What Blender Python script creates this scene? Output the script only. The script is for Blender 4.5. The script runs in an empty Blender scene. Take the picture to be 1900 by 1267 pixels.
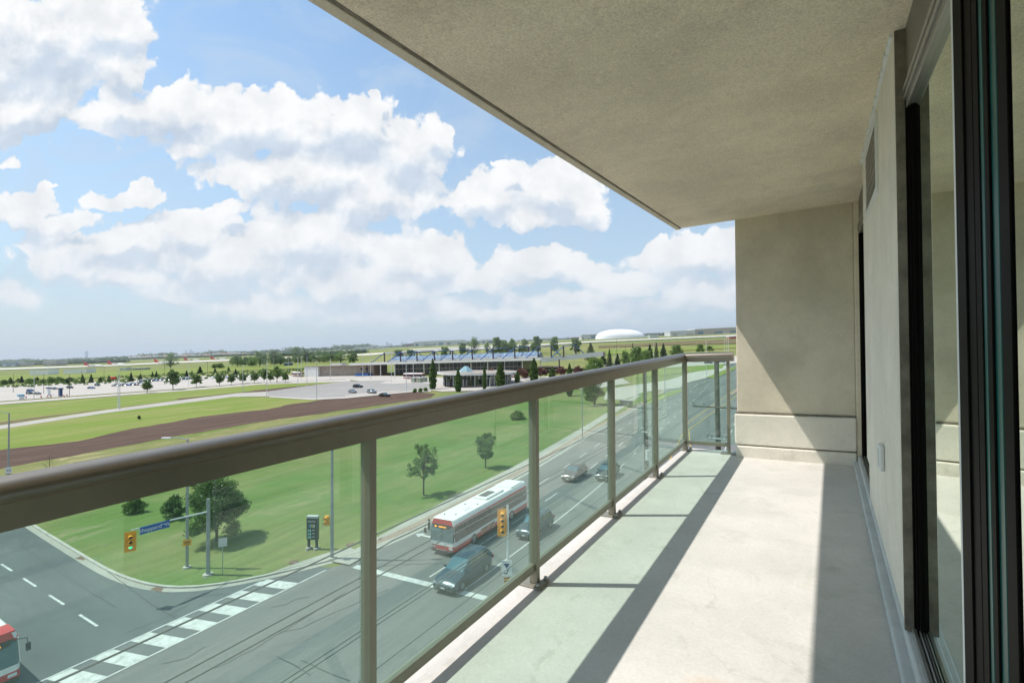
import bpy, bmesh, math, random
from mathutils import Vector, Matrix
import numpy as np
random.seed(7); rng = np.random.default_rng(7)
scene = bpy.context.scene
COL = scene.collection

# ---------------------------------------------------------------- camera
EYE = 18.0                       # eye height above the street directly below
FPX, CX, CY = 940.0, 950.0, 633.5
D3 = Vector((-300, 57634, 940)).normalized()          # world up seen in camera axes (right, up, forward)
_d1 = Vector((595, 26, 940)).normalized()             # direction of the balcony and of the main road
YH = (_d1 - _d1.dot(D3) * D3).normalized()
XH = Vector((YH.y * D3.z - YH.z * D3.y, YH.z * D3.x - YH.x * D3.z, YH.x * D3.y - YH.y * D3.x))
if XH.x < 0: XH = -XH
AX, AY = 0.024043, 0.034374      # the site falls gently away to the left and rises along the road
cam = bpy.data.cameras.new('camera'); camo = bpy.data.objects.new('camera', cam); COL.objects.link(camo)
cam.sensor_width = 36; cam.lens = 36 * FPX / 1900; cam.clip_end = 40000; cam.clip_start = 0.02
R = Matrix(((XH.x, XH.y, -XH.z), (YH.x, YH.y, -YH.z), (D3.x, D3.y, -D3.z)))
camo.matrix_world = Matrix.Translation((0, 0, EYE)) @ R.to_4x4()
scene.camera = camo
FWD = Vector((XH.z, YH.z, D3.z)); RGT = Vector((XH.x, YH.x, D3.x)); UPV = Vector((XH.y, YH.y, D3.y))

def sstep(a, b, t): t = min(1, max(0, (t - a) / (b - a))); return t * t * (3 - 2 * t)
def rise(x, y):
    """the far airfield lies on higher ground: a plateau beyond the station, a long slope to the left"""
    r = math.hypot(x, y)
    if r < 440: return 0.0
    az = math.atan2(x, y); wr = sstep(-.86, -.74, az) * (1 - sstep(.6, .9, az))
    return wr * 16.2 * sstep(440, 860, r) + (1 - wr) * 15.5 * sstep(850, 2150, r)
def G(x, y): return AX * x + AY * y + rise(x, y)
def ray(px, py):
    r = Vector((px - CX, CY - py, FPX))
    return Vector((r.dot(XH), r.dot(YH), r.dot(D3)))
def gp(px, py, h=0.0):
    """point of the photograph's ground (or of a level h metres above it)"""
    r = ray(px, py); den = r.z - AX * r.x - AY * r.y
    t = -(EYE - h) / den if den < -1e-7 else 1e9
    rh = math.hypot(r.x, r.y)
    if t * rh > 440:             # follow the sight line until it meets the rising ground
        a = 430 / rh; f_ = lambda q: EYE + r.z * q - G(r.x * q, r.y * q) - h
        while a * rh < 9000:
            b = a * 1.03
            if f_(b) < 0:
                for _ in range(30):
                    m = (a + b) / 2
                    if f_(m) < 0: b = m
                    else: a = m
                t = a; break
            a = b
        else: t = 9000 / rh
    return Vector((r.x * t, r.y * t, G(r.x * t, r.y * t) + h))
def top_h(base, px, py):
    r = ray(px, py); s = math.hypot(base.x, base.y) / math.hypot(r.x, r.y)
    return EYE + r.z * s - base.z
def mpp(p):                       # metres per photograph pixel at p
    return (p - Vector((0, 0, EYE))).dot(FWD) / FPX

# ---------------------------------------------------------------- sun, sky
SUN = Vector((-0.571, -0.27, 1.0)).normalized()
sl = bpy.data.lights.new('sun', 'SUN'); sl.energy = 2.5; sl.angle = math.radians(0.55); sl.color = (1, .955, .88)
so = bpy.data.objects.new('sun', sl); COL.objects.link(so)
so.rotation_euler = SUN.to_track_quat('Z', 'Y').to_euler(); so.location = (0, 0, 60)
scene.view_settings.view_transform = 'Standard'; scene.view_settings.look = 'None'
scene.view_settings.exposure = 1.05; scene.view_settings.gamma = 1
scene.render.film_transparent = False
scene.cycles.max_bounces = 10; scene.cycles.transparent_max_bounces = 24
scene.cycles.diffuse_bounces = 5; scene.cycles.volume_bounces = 0; scene.cycles.glossy_bounces = 4
scene.cycles.sample_clamp_indirect = 6

class NT:
    def __init__(s, tree): s.t = tree; s.n = tree.nodes; s.l = tree.links
    def new(s, typ, **kw):
        n = s.n.new(typ)
        for k, v in kw.items(): setattr(n, k, v)
        return n
    def put(s, sock, v):
        if v is None: return
        if hasattr(v, 'links') or isinstance(v, bpy.types.NodeSocket): s.l.new(v, sock)
        else: sock.default_value = v
    def math(s, op, a, b=None, c=None, clamp=False):
        n = s.new('ShaderNodeMath', operation=op); n.use_clamp = clamp
        s.put(n.inputs[0], a); s.put(n.inputs[1], b); s.put(n.inputs[2], c); return n.outputs[0]
    def vmath(s, op, a, b=None, scale=None):
        n = s.new('ShaderNodeVectorMath', operation=op)
        s.put(n.inputs[0], a); s.put(n.inputs[1], b)
        if scale is not None: s.put(n.inputs['Scale'], scale)
        return n.outputs['Value'] if op in ('DOT_PRODUCT', 'LENGTH') else n.outputs[0]
    def noise(s, vec, scale, detail=4, rough=.55, dist=0.0, fac=True, d2=False):
        n = s.new('ShaderNodeTexNoise', noise_dimensions='2D' if d2 else '3D'); s.put(n.inputs['Vector'], vec); s.put(n.inputs['Scale'], scale)
        n.inputs['Detail'].default_value = detail; n.inputs['Roughness'].default_value = rough; n.inputs['Distortion'].default_value = dist
        return n.outputs[0] if fac else n.outputs[1]
    def mix(s, f, a, b, typ='MIX'):
        n = s.new('ShaderNodeMix', data_type='RGBA', blend_type=typ)
        s.put(n.inputs[0], f); s.put(n.inputs[6], a); s.put(n.inputs[7], b); return n.outputs[2]
    def ramp(s, f, stops, interp='LINEAR'):
        n = s.new('ShaderNodeValToRGB'); n.color_ramp.interpolation = interp
        e = n.color_ramp.elements
        while len(e) < len(stops): e.new(.5)
        for k, (p, c) in enumerate(stops):
            e[k].position = p; e[k].color = c if len(c) == 4 else (*c, 1)
        s.put(n.inputs[0], f); return n.outputs[0]
    def smooth(s, f, a, b):
        n = s.new('ShaderNodeMapRange', interpolation_type='SMOOTHSTEP')
        s.put(n.inputs[0], f); n.inputs[1].default_value = a; n.inputs[2].default_value = b; return n.outputs[0]
def C(r, g, b): return (r, g, b, 1)

def build_world():
    w = bpy.data.worlds.new('World'); scene.world = w; w.use_nodes = True
    k = NT(w.node_tree); k.n.clear()
    sky = k.new('ShaderNodeTexSky', sky_type='NISHITA'); sky.sun_disc = False
    sky.sun_elevation = math.asin(SUN.z); sky.sun_rotation = math.atan2(SUN.x, SUN.y)
    sky.air_density = 1.0; sky.dust_density = 0.6; sky.ozone_density = 1.5
    dirv = k.new('ShaderNodeTexCoord').outputs['Generated']
    # a flat chart of the sky in front of the building: u to the right, v up, 1 unit = 45 degrees
    f = k.math('MAXIMUM', k.vmath('DOT_PRODUCT', dirv, tuple(FWD)), 0.02)
    u = k.math('DIVIDE', k.vmath('DOT_PRODUCT', dirv, tuple(RGT)), f)
    v = k.math('DIVIDE', k.vmath('DOT_PRODUCT', dirv, tuple(UPV)), f)
    cmb = k.new('ShaderNodeCombineXYZ'); k.put(cmb.inputs[0], u); k.put(cmb.inputs[1], v)
    P = cmb.outputs[0]
    # cloud masses (centre and half-size in px of the chart)
    blobs = [(60, 90, 190, 130), (190, 40, 120, 70), (215, 125, 85, 55), (30, 210, 170, 60), (-160, 150, 200, 150),
             (330, 215, 190, 60), (235, 200, 90, 45), (470, 235, 200, 70), (640, 250, 150, 70), (750, 290, 95, 85), (800, 250, 40, 35),
             (560, 330, 210, 60), (700, 370, 130, 60), (360, 270, 70, 32), (680, 205, 20, 20), (684, 180, 12, 14), (608, 194, 12, 6),
             (900, 370, 95, 55), (1010, 350, 110, 60), (1085, 375, 60, 45), (945, 312, 26, 10), (980, 400, 90, 30),
             (225, 368, 78, 20), (245, 352, 26, 16), (20, 300, 28, 14), (88, 350, 22, 6), (30, 390, 110, 40), (120, 405, 70, 20),
             (330, 420, 110, 38), (200, 455, 190, 42), (110, 490, 90, 45), (400, 480, 220, 60), (560, 450, 190, 66), (640, 520, 200, 40),
             (430, 385, 50, 14), (790, 480, 130, 52), (740, 530, 120, 30), (900, 520, 110, 30), (1000, 490, 140, 34), (1150, 520, 110, 26), (1090, 560, 200, 22),
             (1300, 470, 150, 46), (1310, 540, 110, 34), (250, 535, 160, 22), (480, 560, 260, 24), (760, 575, 200, 22), (1000, 590, 240, 16),
             (30, 560, 60, 26), (180, 510, 120, 30)]
    wq = k.vmath('SUBTRACT', k.noise(P, 3.2, 4, .6, fac=False, d2=True), (.5, .5, .5))
    w2 = k.vmath('SUBTRACT', k.noise(P, 14, 5, .65, fac=False, d2=True), (.5, .5, .5))
    def after(vec, val):      # the same vector, evaluated only once val is known (keeps the shader stack small)
        n = k.new('ShaderNodeVectorMath', operation='MULTIPLY_ADD'); k.put(n.inputs[0], val); n.inputs[1].default_value = (1e-9, 1e-9, 1e-9); k.put(n.inputs[2], vec); return n.outputs[0]
    def field(pt):
        q = k.vmath('ADD', pt, k.vmath('SCALE', wq, scale=.11)); q = k.vmath('ADD', q, k.vmath('SCALE', w2, scale=.05))
        acc = None
        for bx, by, a, b in blobs:
            cu, cv = (bx - CX) / FPX, (CY - by) / FPX
            m = k.new('ShaderNodeMapping', vector_type='TEXTURE')
            m.inputs['Location'].default_value = (cu, cv, 0); m.inputs['Scale'].default_value = (a / FPX, b / FPX, 1)
            k.put(m.inputs[0], q if acc is None else after(q, acc))
            d = k.vmath('LENGTH', m.outputs[0])
            val = k.math('SUBTRACT', 1.0, d)
            acc = val if acc is None else k.math('SMOOTH_MAX', acc, val, .25)
        return acc
    F0 = field(P)
    fbm = k.noise(P, 13, 8, .60, d2=True)
    big = k.noise(P, 3.0, 3, .5, d2=True)
    def puff(pt, sc):
        n = k.new('ShaderNodeTexVoronoi', feature='SMOOTH_F1', voronoi_dimensions='2D'); k.put(n.inputs['Vector'], pt); n.inputs['Scale'].default_value = sc
        n.inputs['Smoothness'].default_value = .35; n.inputs['Detail'].default_value = 1; n.inputs['Roughness'].default_value = .55
        return k.math('SUBTRACT', .45, n.outputs[0])
    wp = k.vmath('ADD', P, k.vmath('SCALE', w2, scale=.05))
    pf = puff(wp, 17); pf2 = puff(k.vmath('ADD', wp, (-.008, .017, 0)), 17)
    # cumulus texture also shades the cloud: noise higher towards the sun reads lit
    off = k.vmath('ADD', P, (-.010, .020, 0))
    fbm2 = k.noise(off, 13, 5, .6, d2=True)
    dens = k.math('ADD', F0, k.math('ADD', k.math('MULTIPLY', k.math('SUBTRACT', fbm, .5), .9), k.math('MULTIPLY', pf, .50)))
    dens = k.math('ADD', dens, .13)
    mask = k.smooth(dens, .02, .20)
    F1 = field(k.vmath('ADD', after(P, F0), (-.012, .045, 0)))
    # 1 near a top edge, 0 deep below
    grad = k.math('SUBTRACT', F0, F1)
    lit = k.math('ADD', k.math('MULTIPLY', grad, 2.5), k.math('ADD', k.math('MULTIPLY', k.math('SUBTRACT', fbm, fbm2), 1.5), k.math('MULTIPLY', k.math('SUBTRACT', pf, pf2), .7)))
    lit = k.math('ADD', lit, k.math('MULTIPLY', k.math('SUBTRACT', .42, F0), 1.15))
    lit = k.math('ADD', lit, k.math('MULTIPLY', k.math('SUBTRACT', big, .5), .6))
    litm = k.smooth(lit, -1.15, .70)
    cc = k.mix(litm, C(.375, .43, .50), C(.565, .572, .578))
    cc = k.mix(1.0, cc, k.ramp(fbm, [(.30, (.90, .915, .935)), (.62, (1.07, 1.065, 1.06))]), 'MULTIPLY')
    # sky gradient: Nishita, whitened towards the horizon
    sp = k.new('ShaderNodeSeparateXYZ'); k.put(sp.inputs[0], dirv); el = sp.outputs[2]
    skyc = k.mix(1.0, sky.outputs[0], C(.103, .122, .121), 'MULTIPLY')
    veil = k.math('MULTIPLY', k.smooth(k.noise(k.vmath('MULTIPLY', P, (1, 1.7, 1)), 4.0, 7, .62, 1.0, d2=True), .42, .74), .42)
    skyc = k.mix(veil, skyc, C(.36, .44, .53))
    m_soft = k.smooth(dens, -.30, .75); elf = k.smooth(el, .05, .17)
    mask = k.math('ADD', k.math('MULTIPLY', mask, elf), k.math('MULTIPLY', m_soft, k.math('SUBTRACT', 1.0, elf)))
    hz = k.math('POWER', k.math('SUBTRACT', 1.0, k.math('MINIMUM', k.math('MULTIPLY', k.math('ABSOLUTE', el), 1.35), 1.0), clamp=True), 1.3)
    skyc = k.mix(k.math('MULTIPLY', hz, .9), skyc, C(.330, .385, .448))
    mask = k.math('MULTIPLY', mask, k.smooth(el, .0, .07))
    cc = k.mix(k.math('MULTIPLY', k.smooth(hz, .55, 1.0), .55), cc, C(.44, .48, .52))
    # behind the building: the same kind of sky from plain noise
    fz = k.smooth(k.vmath('DOT_PRODUCT', dirv, tuple(FWD)), .05, .25)
    gen = k.smooth(k.noise(dirv, 3, 3, .6), .48, .62)
    mask = k.math('ADD', k.math('MULTIPLY', mask, fz), k.math('MULTIPLY', gen, k.math('SUBTRACT', 1.0, fz)))
    upm = k.smooth(el, -.03, -.01)
    mask = k.math('MULTIPLY', mask, upm)
    fin = k.mix(mask, skyc, cc)
    bg = k.new('ShaderNodeBackground'); k.put(bg.inputs[0], fin); bg.inputs[1].default_value = 0.80
    out = k.new('ShaderNodeOutputWorld'); k.l.new(bg.outputs[0], out.inputs[0])
    w.cycles.sampling_method = 'MANUAL'; w.cycles.sample_map_resolution = 512
build_world()

# ---------------------------------------------------------------- materials
MATS = {}
def mat(name, col, rough=.6, metal=0.0, var=.12, scale=3.0, bump=0.0, bscale=None, spec=.5, dirt=None, emit=None, detail=5, speck=None):
    """procedural surface: base colour broken by noise, optional stains, optional bump"""
    if name in MATS: return MATS[name]
    m = bpy.data.materials.new(name); m.use_nodes = True; k = NT(m.node_tree); b = k.n['Principled BSDF']
    geo = k.new('ShaderNodeTexCoord').outputs['Object']
    c = C(*col)
    if var:
        n = k.noise(geo, scale, detail, .6)
        lo = C(*[max(0, x * (1 - var)) for x in col]); hi = C(*[min(1, x * (1 + var)) for x in col])
        c = k.mix(k.smooth(n, .3, .7), lo, hi)
    if dirt:
        dcol, dscale, amt = dirt
        n2 = k.noise(geo, dscale, 6, .65, .4)
        c = k.mix(k.math('MULTIPLY', k.smooth(n2, .52, .72), amt), c, C(*dcol))
    if speck:
        sn = k.noise(geo, speck[0], 3, .75); c = k.mix(1.0, c, k.ramp(sn, [(.3, (1 - speck[1],) * 3), (.7, (1 + speck[1],) * 3)]), 'MULTIPLY')
        s2 = k.noise(geo, speck[0] * .22, 4, .7); c = k.mix(1.0, c, k.ramp(s2, [(.3, (1 - speck[1] * .25,) * 3), (.7, (1 + speck[1] * .25,) * 3)]), 'MULTIPLY')
    k.put(b.inputs['Base Color'], c)
    b.inputs['Roughness'].default_value = rough; b.inputs['Metallic'].default_value = metal
    b.inputs['Specular IOR Level'].default_value = spec
    if bump:
        bn = k.new('ShaderNodeBump'); bn.inputs['Strength'].default_value = bump; bn.inputs['Distance'].default_value = .02
        k.put(bn.inputs['Height'], k.noise(geo, bscale or scale * 6, 4, .6)); k.l.new(bn.outputs[0], b.inputs['Normal'])
    if emit:
        b.inputs['Emission Color'].default_value = C(*emit[0]); b.inputs['Emission Strength'].default_value = emit[1]
    MATS[name] = m; return m

def ground_mat(name, a, b_, c_, s1=.05, s2=.9, rough=.95, stretch=(1, 1), rot=0.0, bump=.3, fine=6.0, contrast=(.35, .65), stripes=0.0, dry=None):
    m = bpy.data.materials.new(name); m.use_nodes = True; k = NT(m.node_tree); p = k.n['Principled BSDF']
    pos = k.new('ShaderNodeNewGeometry').outputs['Position']
    mp = k.new('ShaderNodeMapping'); k.put(mp.inputs[0], pos); mp.inputs['Scale'].default_value = (stretch[0], stretch[1], 1); mp.inputs['Rotation'].default_value = (0, 0, rot)
    v = mp.outputs[0]
    n1 = k.smooth(k.noise(v, s1, 5, .6), *contrast); n2 = k.smooth(k.noise(v, s2, 5, .65), .3, .72); n3 = k.noise(pos, fine, 4, .7)
    c = k.mix(n1, C(*a), C(*b_)); c = k.mix(k.math('MULTIPLY', n2, .55), c, C(*c_))
    c = k.mix(1.0, c, k.ramp(n3, [(.2, (.72, .72, .72)), (.8, (1.25, 1.25, 1.25))]), 'MULTIPLY')
    if dry:
        dn = k.smooth(k.noise(pos, dry[1], 7, .68, .6), .56, .68); c = k.mix(k.math('MULTIPLY', dn, dry[2]), c, C(*dry[0]))
    if stripes:
        sv = k.vmath('MULTIPLY', k.vmath('ADD', pos, k.vmath('SCALE', k.noise(pos, .05, 2, .5, fac=False), scale=6)), (1.1, .035, 1))
        c = k.mix(1.0, c, k.ramp(k.noise(sv, 1.0, 3, .6), [(.35, (1 - stripes,) * 3), (.65, (1 + stripes,) * 3)]), 'MULTIPLY')
    k.put(p.inputs['Base Color'], c); p.inputs['Roughness'].default_value = rough; p.inputs['Specular IOR Level'].default_value = .2
    bn = k.new('ShaderNodeBump'); bn.inputs['Strength'].default_value = bump; bn.inputs['Distance'].default_value = .06
    k.put(bn.inputs['Height'], n3); k.l.new(bn.outputs[0], p.inputs['Normal'])
    MATS[name] = m; return m

def leaf_mat(name, a, b_, trans=.38):
    m = bpy.data.materials.new(name); m.use_nodes = True; k = NT(m.node_tree); k.n.remove(k.n['Principled BSDF'])
    geo = k.new('ShaderNodeNewGeometry')
    oi = k.new('ShaderNodeObjectInfo').outputs['Random']
    tc = k.new('ShaderNodeTexCoord').outputs['Object']
    n = k.math('ADD', k.math('MULTIPLY', k.noise(tc, 1.3, 3), .7), k.math('MULTIPLY', geo.outputs['Random Per Island'], .45))
    c = k.mix(k.smooth(n, .3, .85), C(*a), C(*b_))
    c = k.mix(k.math('MULTIPLY', oi, .35), c, C(a[0] * 1.5, a[1] * 1.15, a[2] * .8))
    d = k.new('ShaderNodeBsdfDiffuse'); k.put(d.inputs[0], c)
    t = k.new('ShaderNodeBsdfTranslucent'); k.put(t.inputs[0], k.mix(.4, c, C(.12, .2, .03)))
    g = k.new('ShaderNodeBsdfGlossy'); g.inputs['Roughness'].default_value = .45; g.inputs[0].default_value = C(1, 1, 1)
    mx = k.new('ShaderNodeMixShader'); mx.inputs[0].default_value = trans; k.l.new(d.outputs[0], mx.inputs[1]); k.l.new(t.outputs[0], mx.inputs[2])
    m2 = k.new('ShaderNodeMixShader'); m2.inputs[0].default_value = .04; k.l.new(mx.outputs[0], m2.inputs[1]); k.l.new(g.outputs[0], m2.inputs[2])
    k.l.new(m2.outputs[0], k.n['Material Output'].inputs[0]); MATS[name] = m; return m

def glass_mat(name, tint, refl=(1, 1, 1), boost=0.0, rough=0.0, film=0.0, filmcol=(.6, .8, .72), ior=1.5):
    """thin architectural glass: tinted see-through, fresnel reflection, a thin film of dust"""
    m = bpy.data.materials.new(name); m.use_nodes = True; k = NT(m.node_tree); k.n.remove(k.n['Principled BSDF'])
    tr = k.new('ShaderNodeBsdfTransparent'); tr.inputs[0].default_value = C(*tint)
    gl = k.new('ShaderNodeBsdfGlossy'); gl.inputs[0].default_value = C(*refl); gl.inputs['Roughness'].default_value = rough
    fr = k.new('ShaderNodeFresnel'); fr.inputs[0].default_value = ior
    f = k.math('MULTIPLY', k.math('ADD', fr.outputs[0], boost, clamp=True), k.math('SUBTRACT', 1.0, k.new('ShaderNodeNewGeometry').outputs['Backfacing']))
    base = tr
    if film:
        df = k.new('ShaderNodeBsdfDiffuse'); df.inputs[0].default_value = C(*filmcol)
        tl = k.new('ShaderNodeBsdfTranslucent'); tl.inputs[0].default_value = C(*filmcol)
        ms = k.new('ShaderNodeMixShader'); ms.inputs[0].default_value = .5; k.l.new(df.outputs[0], ms.inputs[1]); k.l.new(tl.outputs[0], ms.inputs[2])
        fm = k.new('ShaderNodeMixShader'); k.put(fm.inputs[0], k.math('MULTIPLY', k.math('ADD', k.noise(k.new('ShaderNodeTexCoord').outputs['Object'], 2.5, 5), .5), film))
        k.l.new(tr.outputs[0], fm.inputs[1]); k.l.new(ms.outputs[0], fm.inputs[2]); base = fm
    mx = k.new('ShaderNodeMixShader'); k.put(mx.inputs[0], f); k.l.new(base.outputs[0], mx.inputs[1]); k.l.new(gl.outputs[0], mx.inputs[2])
    k.l.new(mx.outputs[0], k.n['Material Output'].inputs[0]); MATS[name] = m; return m

# ---------------------------------------------------------------- mesh helpers
KEEP = set()
def link(o, parent=None):
    COL.objects.link(o)
    if parent: o.parent = parent
    return o
def tag(o, label, cat, group=None):
    o['label'] = label; o['category'] = cat
    if group: o['group'] = group
    return o
def thing(name, loc, label, cat, rz=0.0, group=None):
    o = bpy.data.objects.new(name, None); o.empty_display_size = .3; link(o)
    o.location = loc; o.rotation_euler = (0, 0, rz); return tag(o, label, cat, group)
def obj(name, bm_or_me, m, parent=None, smooth=None, bevel=0.0, kind=None, label=None, subsurf=0):
    if isinstance(bm_or_me, bmesh.types.BMesh):
        me = bpy.data.meshes.new(name); bmesh.ops.recalc_face_normals(bm_or_me, faces=bm_or_me.faces[:]) if bm_or_me.faces and id(bm_or_me) not in KEEP else None
        KEEP.discard(id(bm_or_me)); bm_or_me.to_mesh(me); bm_or_me.free()
    else: me = bm_or_me
    for mm in (m if isinstance(m, (list, tuple)) else [m]): me.materials.append(mm)
    o = bpy.data.objects.new(name, me); link(o, parent)
    if smooth is not None:
        me.shade_smooth()
        try: me.set_sharp_from_angle(angle=math.radians(smooth))
        except Exception: pass
    if bevel:
        b = o.modifiers.new('bevel', 'BEVEL'); b.width = bevel; b.segments = 2; b.limit_method = 'ANGLE'; b.angle_limit = math.radians(40)
    if subsurf:
        s = o.modifiers.new('subsurf', 'SUBSURF'); s.levels = subsurf; s.render_levels = subsurf
    if kind: o['kind'] = kind
    if label: o['label'] = label
    return o
def new(): return bmesh.new()
def hexa(bm, pts, mi=0):
    """8 corners: bottom ring 0-3, top ring 4-7"""
    v = [bm.verts.new(p) for p in pts]
    for f in ((0, 3, 2, 1), (4, 5, 6, 7), (0, 1, 5, 4), (1, 2, 6, 5), (2, 3, 7, 6), (3, 0, 4, 7)):
        bm.faces.new([v[i] for i in f]).material_index = mi
def box(bm, x0, x1, y0, y1, z0, z1, mi=0):
    hexa(bm, [(x0, y0, z0), (x1, y0, z0), (x1, y1, z0), (x0, y1, z0), (x0, y0, z1), (x1, y0, z1), (x1, y1, z1), (x0, y1, z1)], mi)
def obox(bm, c, ax, hx, hy, hz, mi=0):
    """oriented box: centre c, rotation matrix ax"""
    P = [Vector(c) + ax @ Vector((sx * hx, sy * hy, sz * hz)) for sz in (-1, 1) for sx, sy in ((-1, -1), (1, -1), (1, 1), (-1, 1))]
    hexa(bm, P, mi)
def tube(bm, pts, radii, seg=10, cap=True, mi=0):
    pts = [Vector(p) for p in pts]; rings = []
    for i, p in enumerate(pts):
        t = (pts[min(i + 1, len(pts) - 1)] - pts[max(i - 1, 0)]).normalized()
        a = t.cross(Vector((0, 0, 1)))
        if a.length < 1e-3: a = Vector((1, 0, 0))
        a.normalize(); b = t.cross(a); r = radii[i] if isinstance(radii, (list, tuple)) else radii
        rings.append([bm.verts.new(p + r * (math.cos(k * math.tau / seg) * a + math.sin(k * math.tau / seg) * b)) for k in range(seg)])
    for i in range(len(rings) - 1):
        for k in range(seg):
            bm.faces.new((rings[i][k], rings[i][(k + 1) % seg], rings[i + 1][(k + 1) % seg], rings[i + 1][k])).material_index = mi
    if cap:
        bm.faces.new(rings[0][::-1]).material_index = mi; bm.faces.new(rings[-1]).material_index = mi
def ragged(pts, amp):
    """turn a smooth outline into an uneven one, metres"""
    from mathutils import noise as mn
    out = []
    for i, p in enumerate(pts):
        a = Vector(p); b = Vector(pts[(i + 1) % len(pts)]); n_ = min(90, max(1, int((b - a).length / (amp * 1.6))))
        for q in range(n_):
            c = a.lerp(b, q / n_); v = mn.noise_vector(Vector((c.x / amp / 5, c.y / amp / 5, 3.3))) * amp * 1.5 + mn.noise_vector(Vector((c.x / amp, c.y / amp, 1.3))) * amp * .6
            out.append((c.x + v.x, c.y + v.y))
    return out
def sheet(name, pts, z, m, kind='structure', mapz=None, label=None, rag=0):
    """a flat polygon lying z metres above the graded ground"""
    if rag: pts = ragged(pts, rag)
    bm = new(); vs = [bm.verts.new((p[0], p[1], G(p[0], p[1]) + z)) for p in pts]
    f = bm.faces.new(vs); bm.normal_update()
    if f.normal.z < 0: f.normal_flip()
    bmesh.ops.triangulate(bm, faces=[f]); KEEP.add(id(bm))
    o = obj(name, bm, m, kind=kind)
    return o
def gpl(lst): return [(gp(a, b).x, gp(a, b).y) for a, b in lst]
def text(name, s, size, m, parent, loc, rot, ext=.003, align='CENTER'):
    cu = bpy.data.curves.new(name, 'FONT'); cu.body = s; cu.size = size; cu.extrude = ext; cu.align_x = align; cu.align_y = 'CENTER'
    cu.materials.append(m); o = bpy.data.objects.new(name, cu); me = bpy.data.meshes.new_from_object(o); bpy.data.objects.remove(o); o = bpy.data.objects.new(name, me); link(o, parent); o.location = loc; o.rotation_euler = rot; return o
def copy_tree(o, parent=None, **props):
    c = o.copy(); COL.objects.link(c)
    if parent: c.parent = parent
    for ch in o.children: copy_tree(ch, c)
    for k_, v_ in props.items(): c[k_] = v_
    return c
ORD = ['leftmost', 'second from the left', 'third from the left', 'fourth from the left', 'fifth from the left', 'sixth from the left', 'seventh from the left',
       'eighth from the left', 'ninth from the left', 'tenth from the left', 'eleventh from the left', 'twelfth from the left', 'thirteenth from the left',
       'fourteenth from the left', 'fifteenth from the left', 'sixteenth from the left', 'seventeenth from the left', 'eighteenth from the left', 'nineteenth from the left',
       'twentieth from the left', 'twenty-first from the left', 'twenty-second from the left', 'twenty-third from the left', 'twenty-fourth from the left']

# shared materials
stucco = mat('beige_stucco', (.68, .61, .49), .95, speck=(110, .13), var=.10, scale=2.2, bump=.55, bscale=160, spec=.1, dirt=((.50, .44, .34), 1.4, .4))
stucco_wall = mat('wall_stucco', (.80, .75, .66), .95, speck=(120, .10), var=.06, scale=2.5, bump=.45, bscale=190, spec=.1, dirt=((.40, .37, .31), 1.8, .3))
stucco_dark = mat('dark_stucco', (.21, .19, .155), .95, var=.3, scale=9, bump=.5, bscale=150, spec=.1)
ceil_mat = mat('ceiling_stucco', (.90, .795, .62), .95, var=.09, scale=1.6, bump=.8, bscale=110, speck=(95, .20), spec=.1, dirt=((.74, .645, .49), 2.6, .5))
floor_mat = mat('worn_concrete_floor', (.55, .525, .495), .72, var=.07, scale=2.4, bump=.10, bscale=30, spec=.3, dirt=((.43, .43, .38), 3.5, .5), detail=9, speck=(70, .07))
def age_floor():
    k = NT(floor_mat.node_tree); b = k.n['Principled BSDF']; src = b.inputs['Base Color'].links[0].from_socket
    p = k.new('ShaderNodeTexCoord').outputs['Object']
    # hairline scratches and trowel marks, dark patches, one rust spot, dirt gathered along the wall
    w = k.vmath('ADD', p, k.vmath('SCALE', k.noise(p, 2.0, 4, .6, fac=False), scale=.5))
    v = k.new('ShaderNodeTexVoronoi', feature='DISTANCE_TO_EDGE'); k.put(v.inputs['Vector'], w); v.inputs['Scale'].default_value = 1.1
    crack = k.math('MULTIPLY', k.math('SUBTRACT', 1.0, k.smooth(v.outputs[0], .0, .006)), k.smooth(k.noise(p, 1.3, 3), .50, .60))
    c = k.mix(k.math('MULTIPLY', crack, .16), src, C(.22, .21, .19))
    st = k.smooth(k.noise(k.vmath('MULTIPLY', p, (1.0, .6, 1)), 5.5, 8, .7, 1.2), .56, .70)
    c = k.mix(k.math('MULTIPLY', st, .38), c, C(.34, .34, .29))
    sp = k.smooth(k.noise(p, 26, 4, .6), .70, .78); c = k.mix(k.math('MULTIPLY', sp, .5), c, C(.28, .27, .24))
    m_ = k.new('ShaderNodeMapping', vector_type='TEXTURE'); m_.inputs['Location'].default_value = (-.36, 2.0, 16.7); m_.inputs['Scale'].default_value = (.12, .10, .5); k.put(m_.inputs[0], w0 := k.vmath('ADD', p, k.vmath('SCALE', k.noise(p, 12, 4, .6, fac=False), scale=.06)))
    rs_ = k.math('SUBTRACT', 1.0, k.vmath('LENGTH', m_.outputs[0]), clamp=True); c = k.mix(k.math('MULTIPLY', rs_, .55), c, C(.55, .34, .17))
    lt = k.smooth(k.noise(p, 1.7, 6, .65), .55, .75); c = k.mix(k.math('MULTIPLY', lt, .25), c, C(.62, .60, .58))
    k.put(b.inputs['Base Color'], c)
age_floor()
curb_mat = mat('painted_curb', (.50, .52, .52), .6, var=.08, scale=6, bump=.1, bscale=40)
alu = mat('taupe_aluminium', (.25, .235, .185), .40, .35, var=.03, scale=30, spec=.5)
alu_rail = mat('bronze_rail_paint', (.255, .222, .178), .34, .8, var=.04, scale=25, spec=.6)
blackf = mat('black_door_frame', (.006, .0055, .005), .5, 0, var=.1, scale=20, spec=.02)
greyf = mat('grey_door_head', (.30, .295, .27), .3, .6, var=.05, scale=20)
panelg = mat('dark_grey_panel', (.16, .15, .125), .5, 0, var=.08, scale=5)
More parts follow.
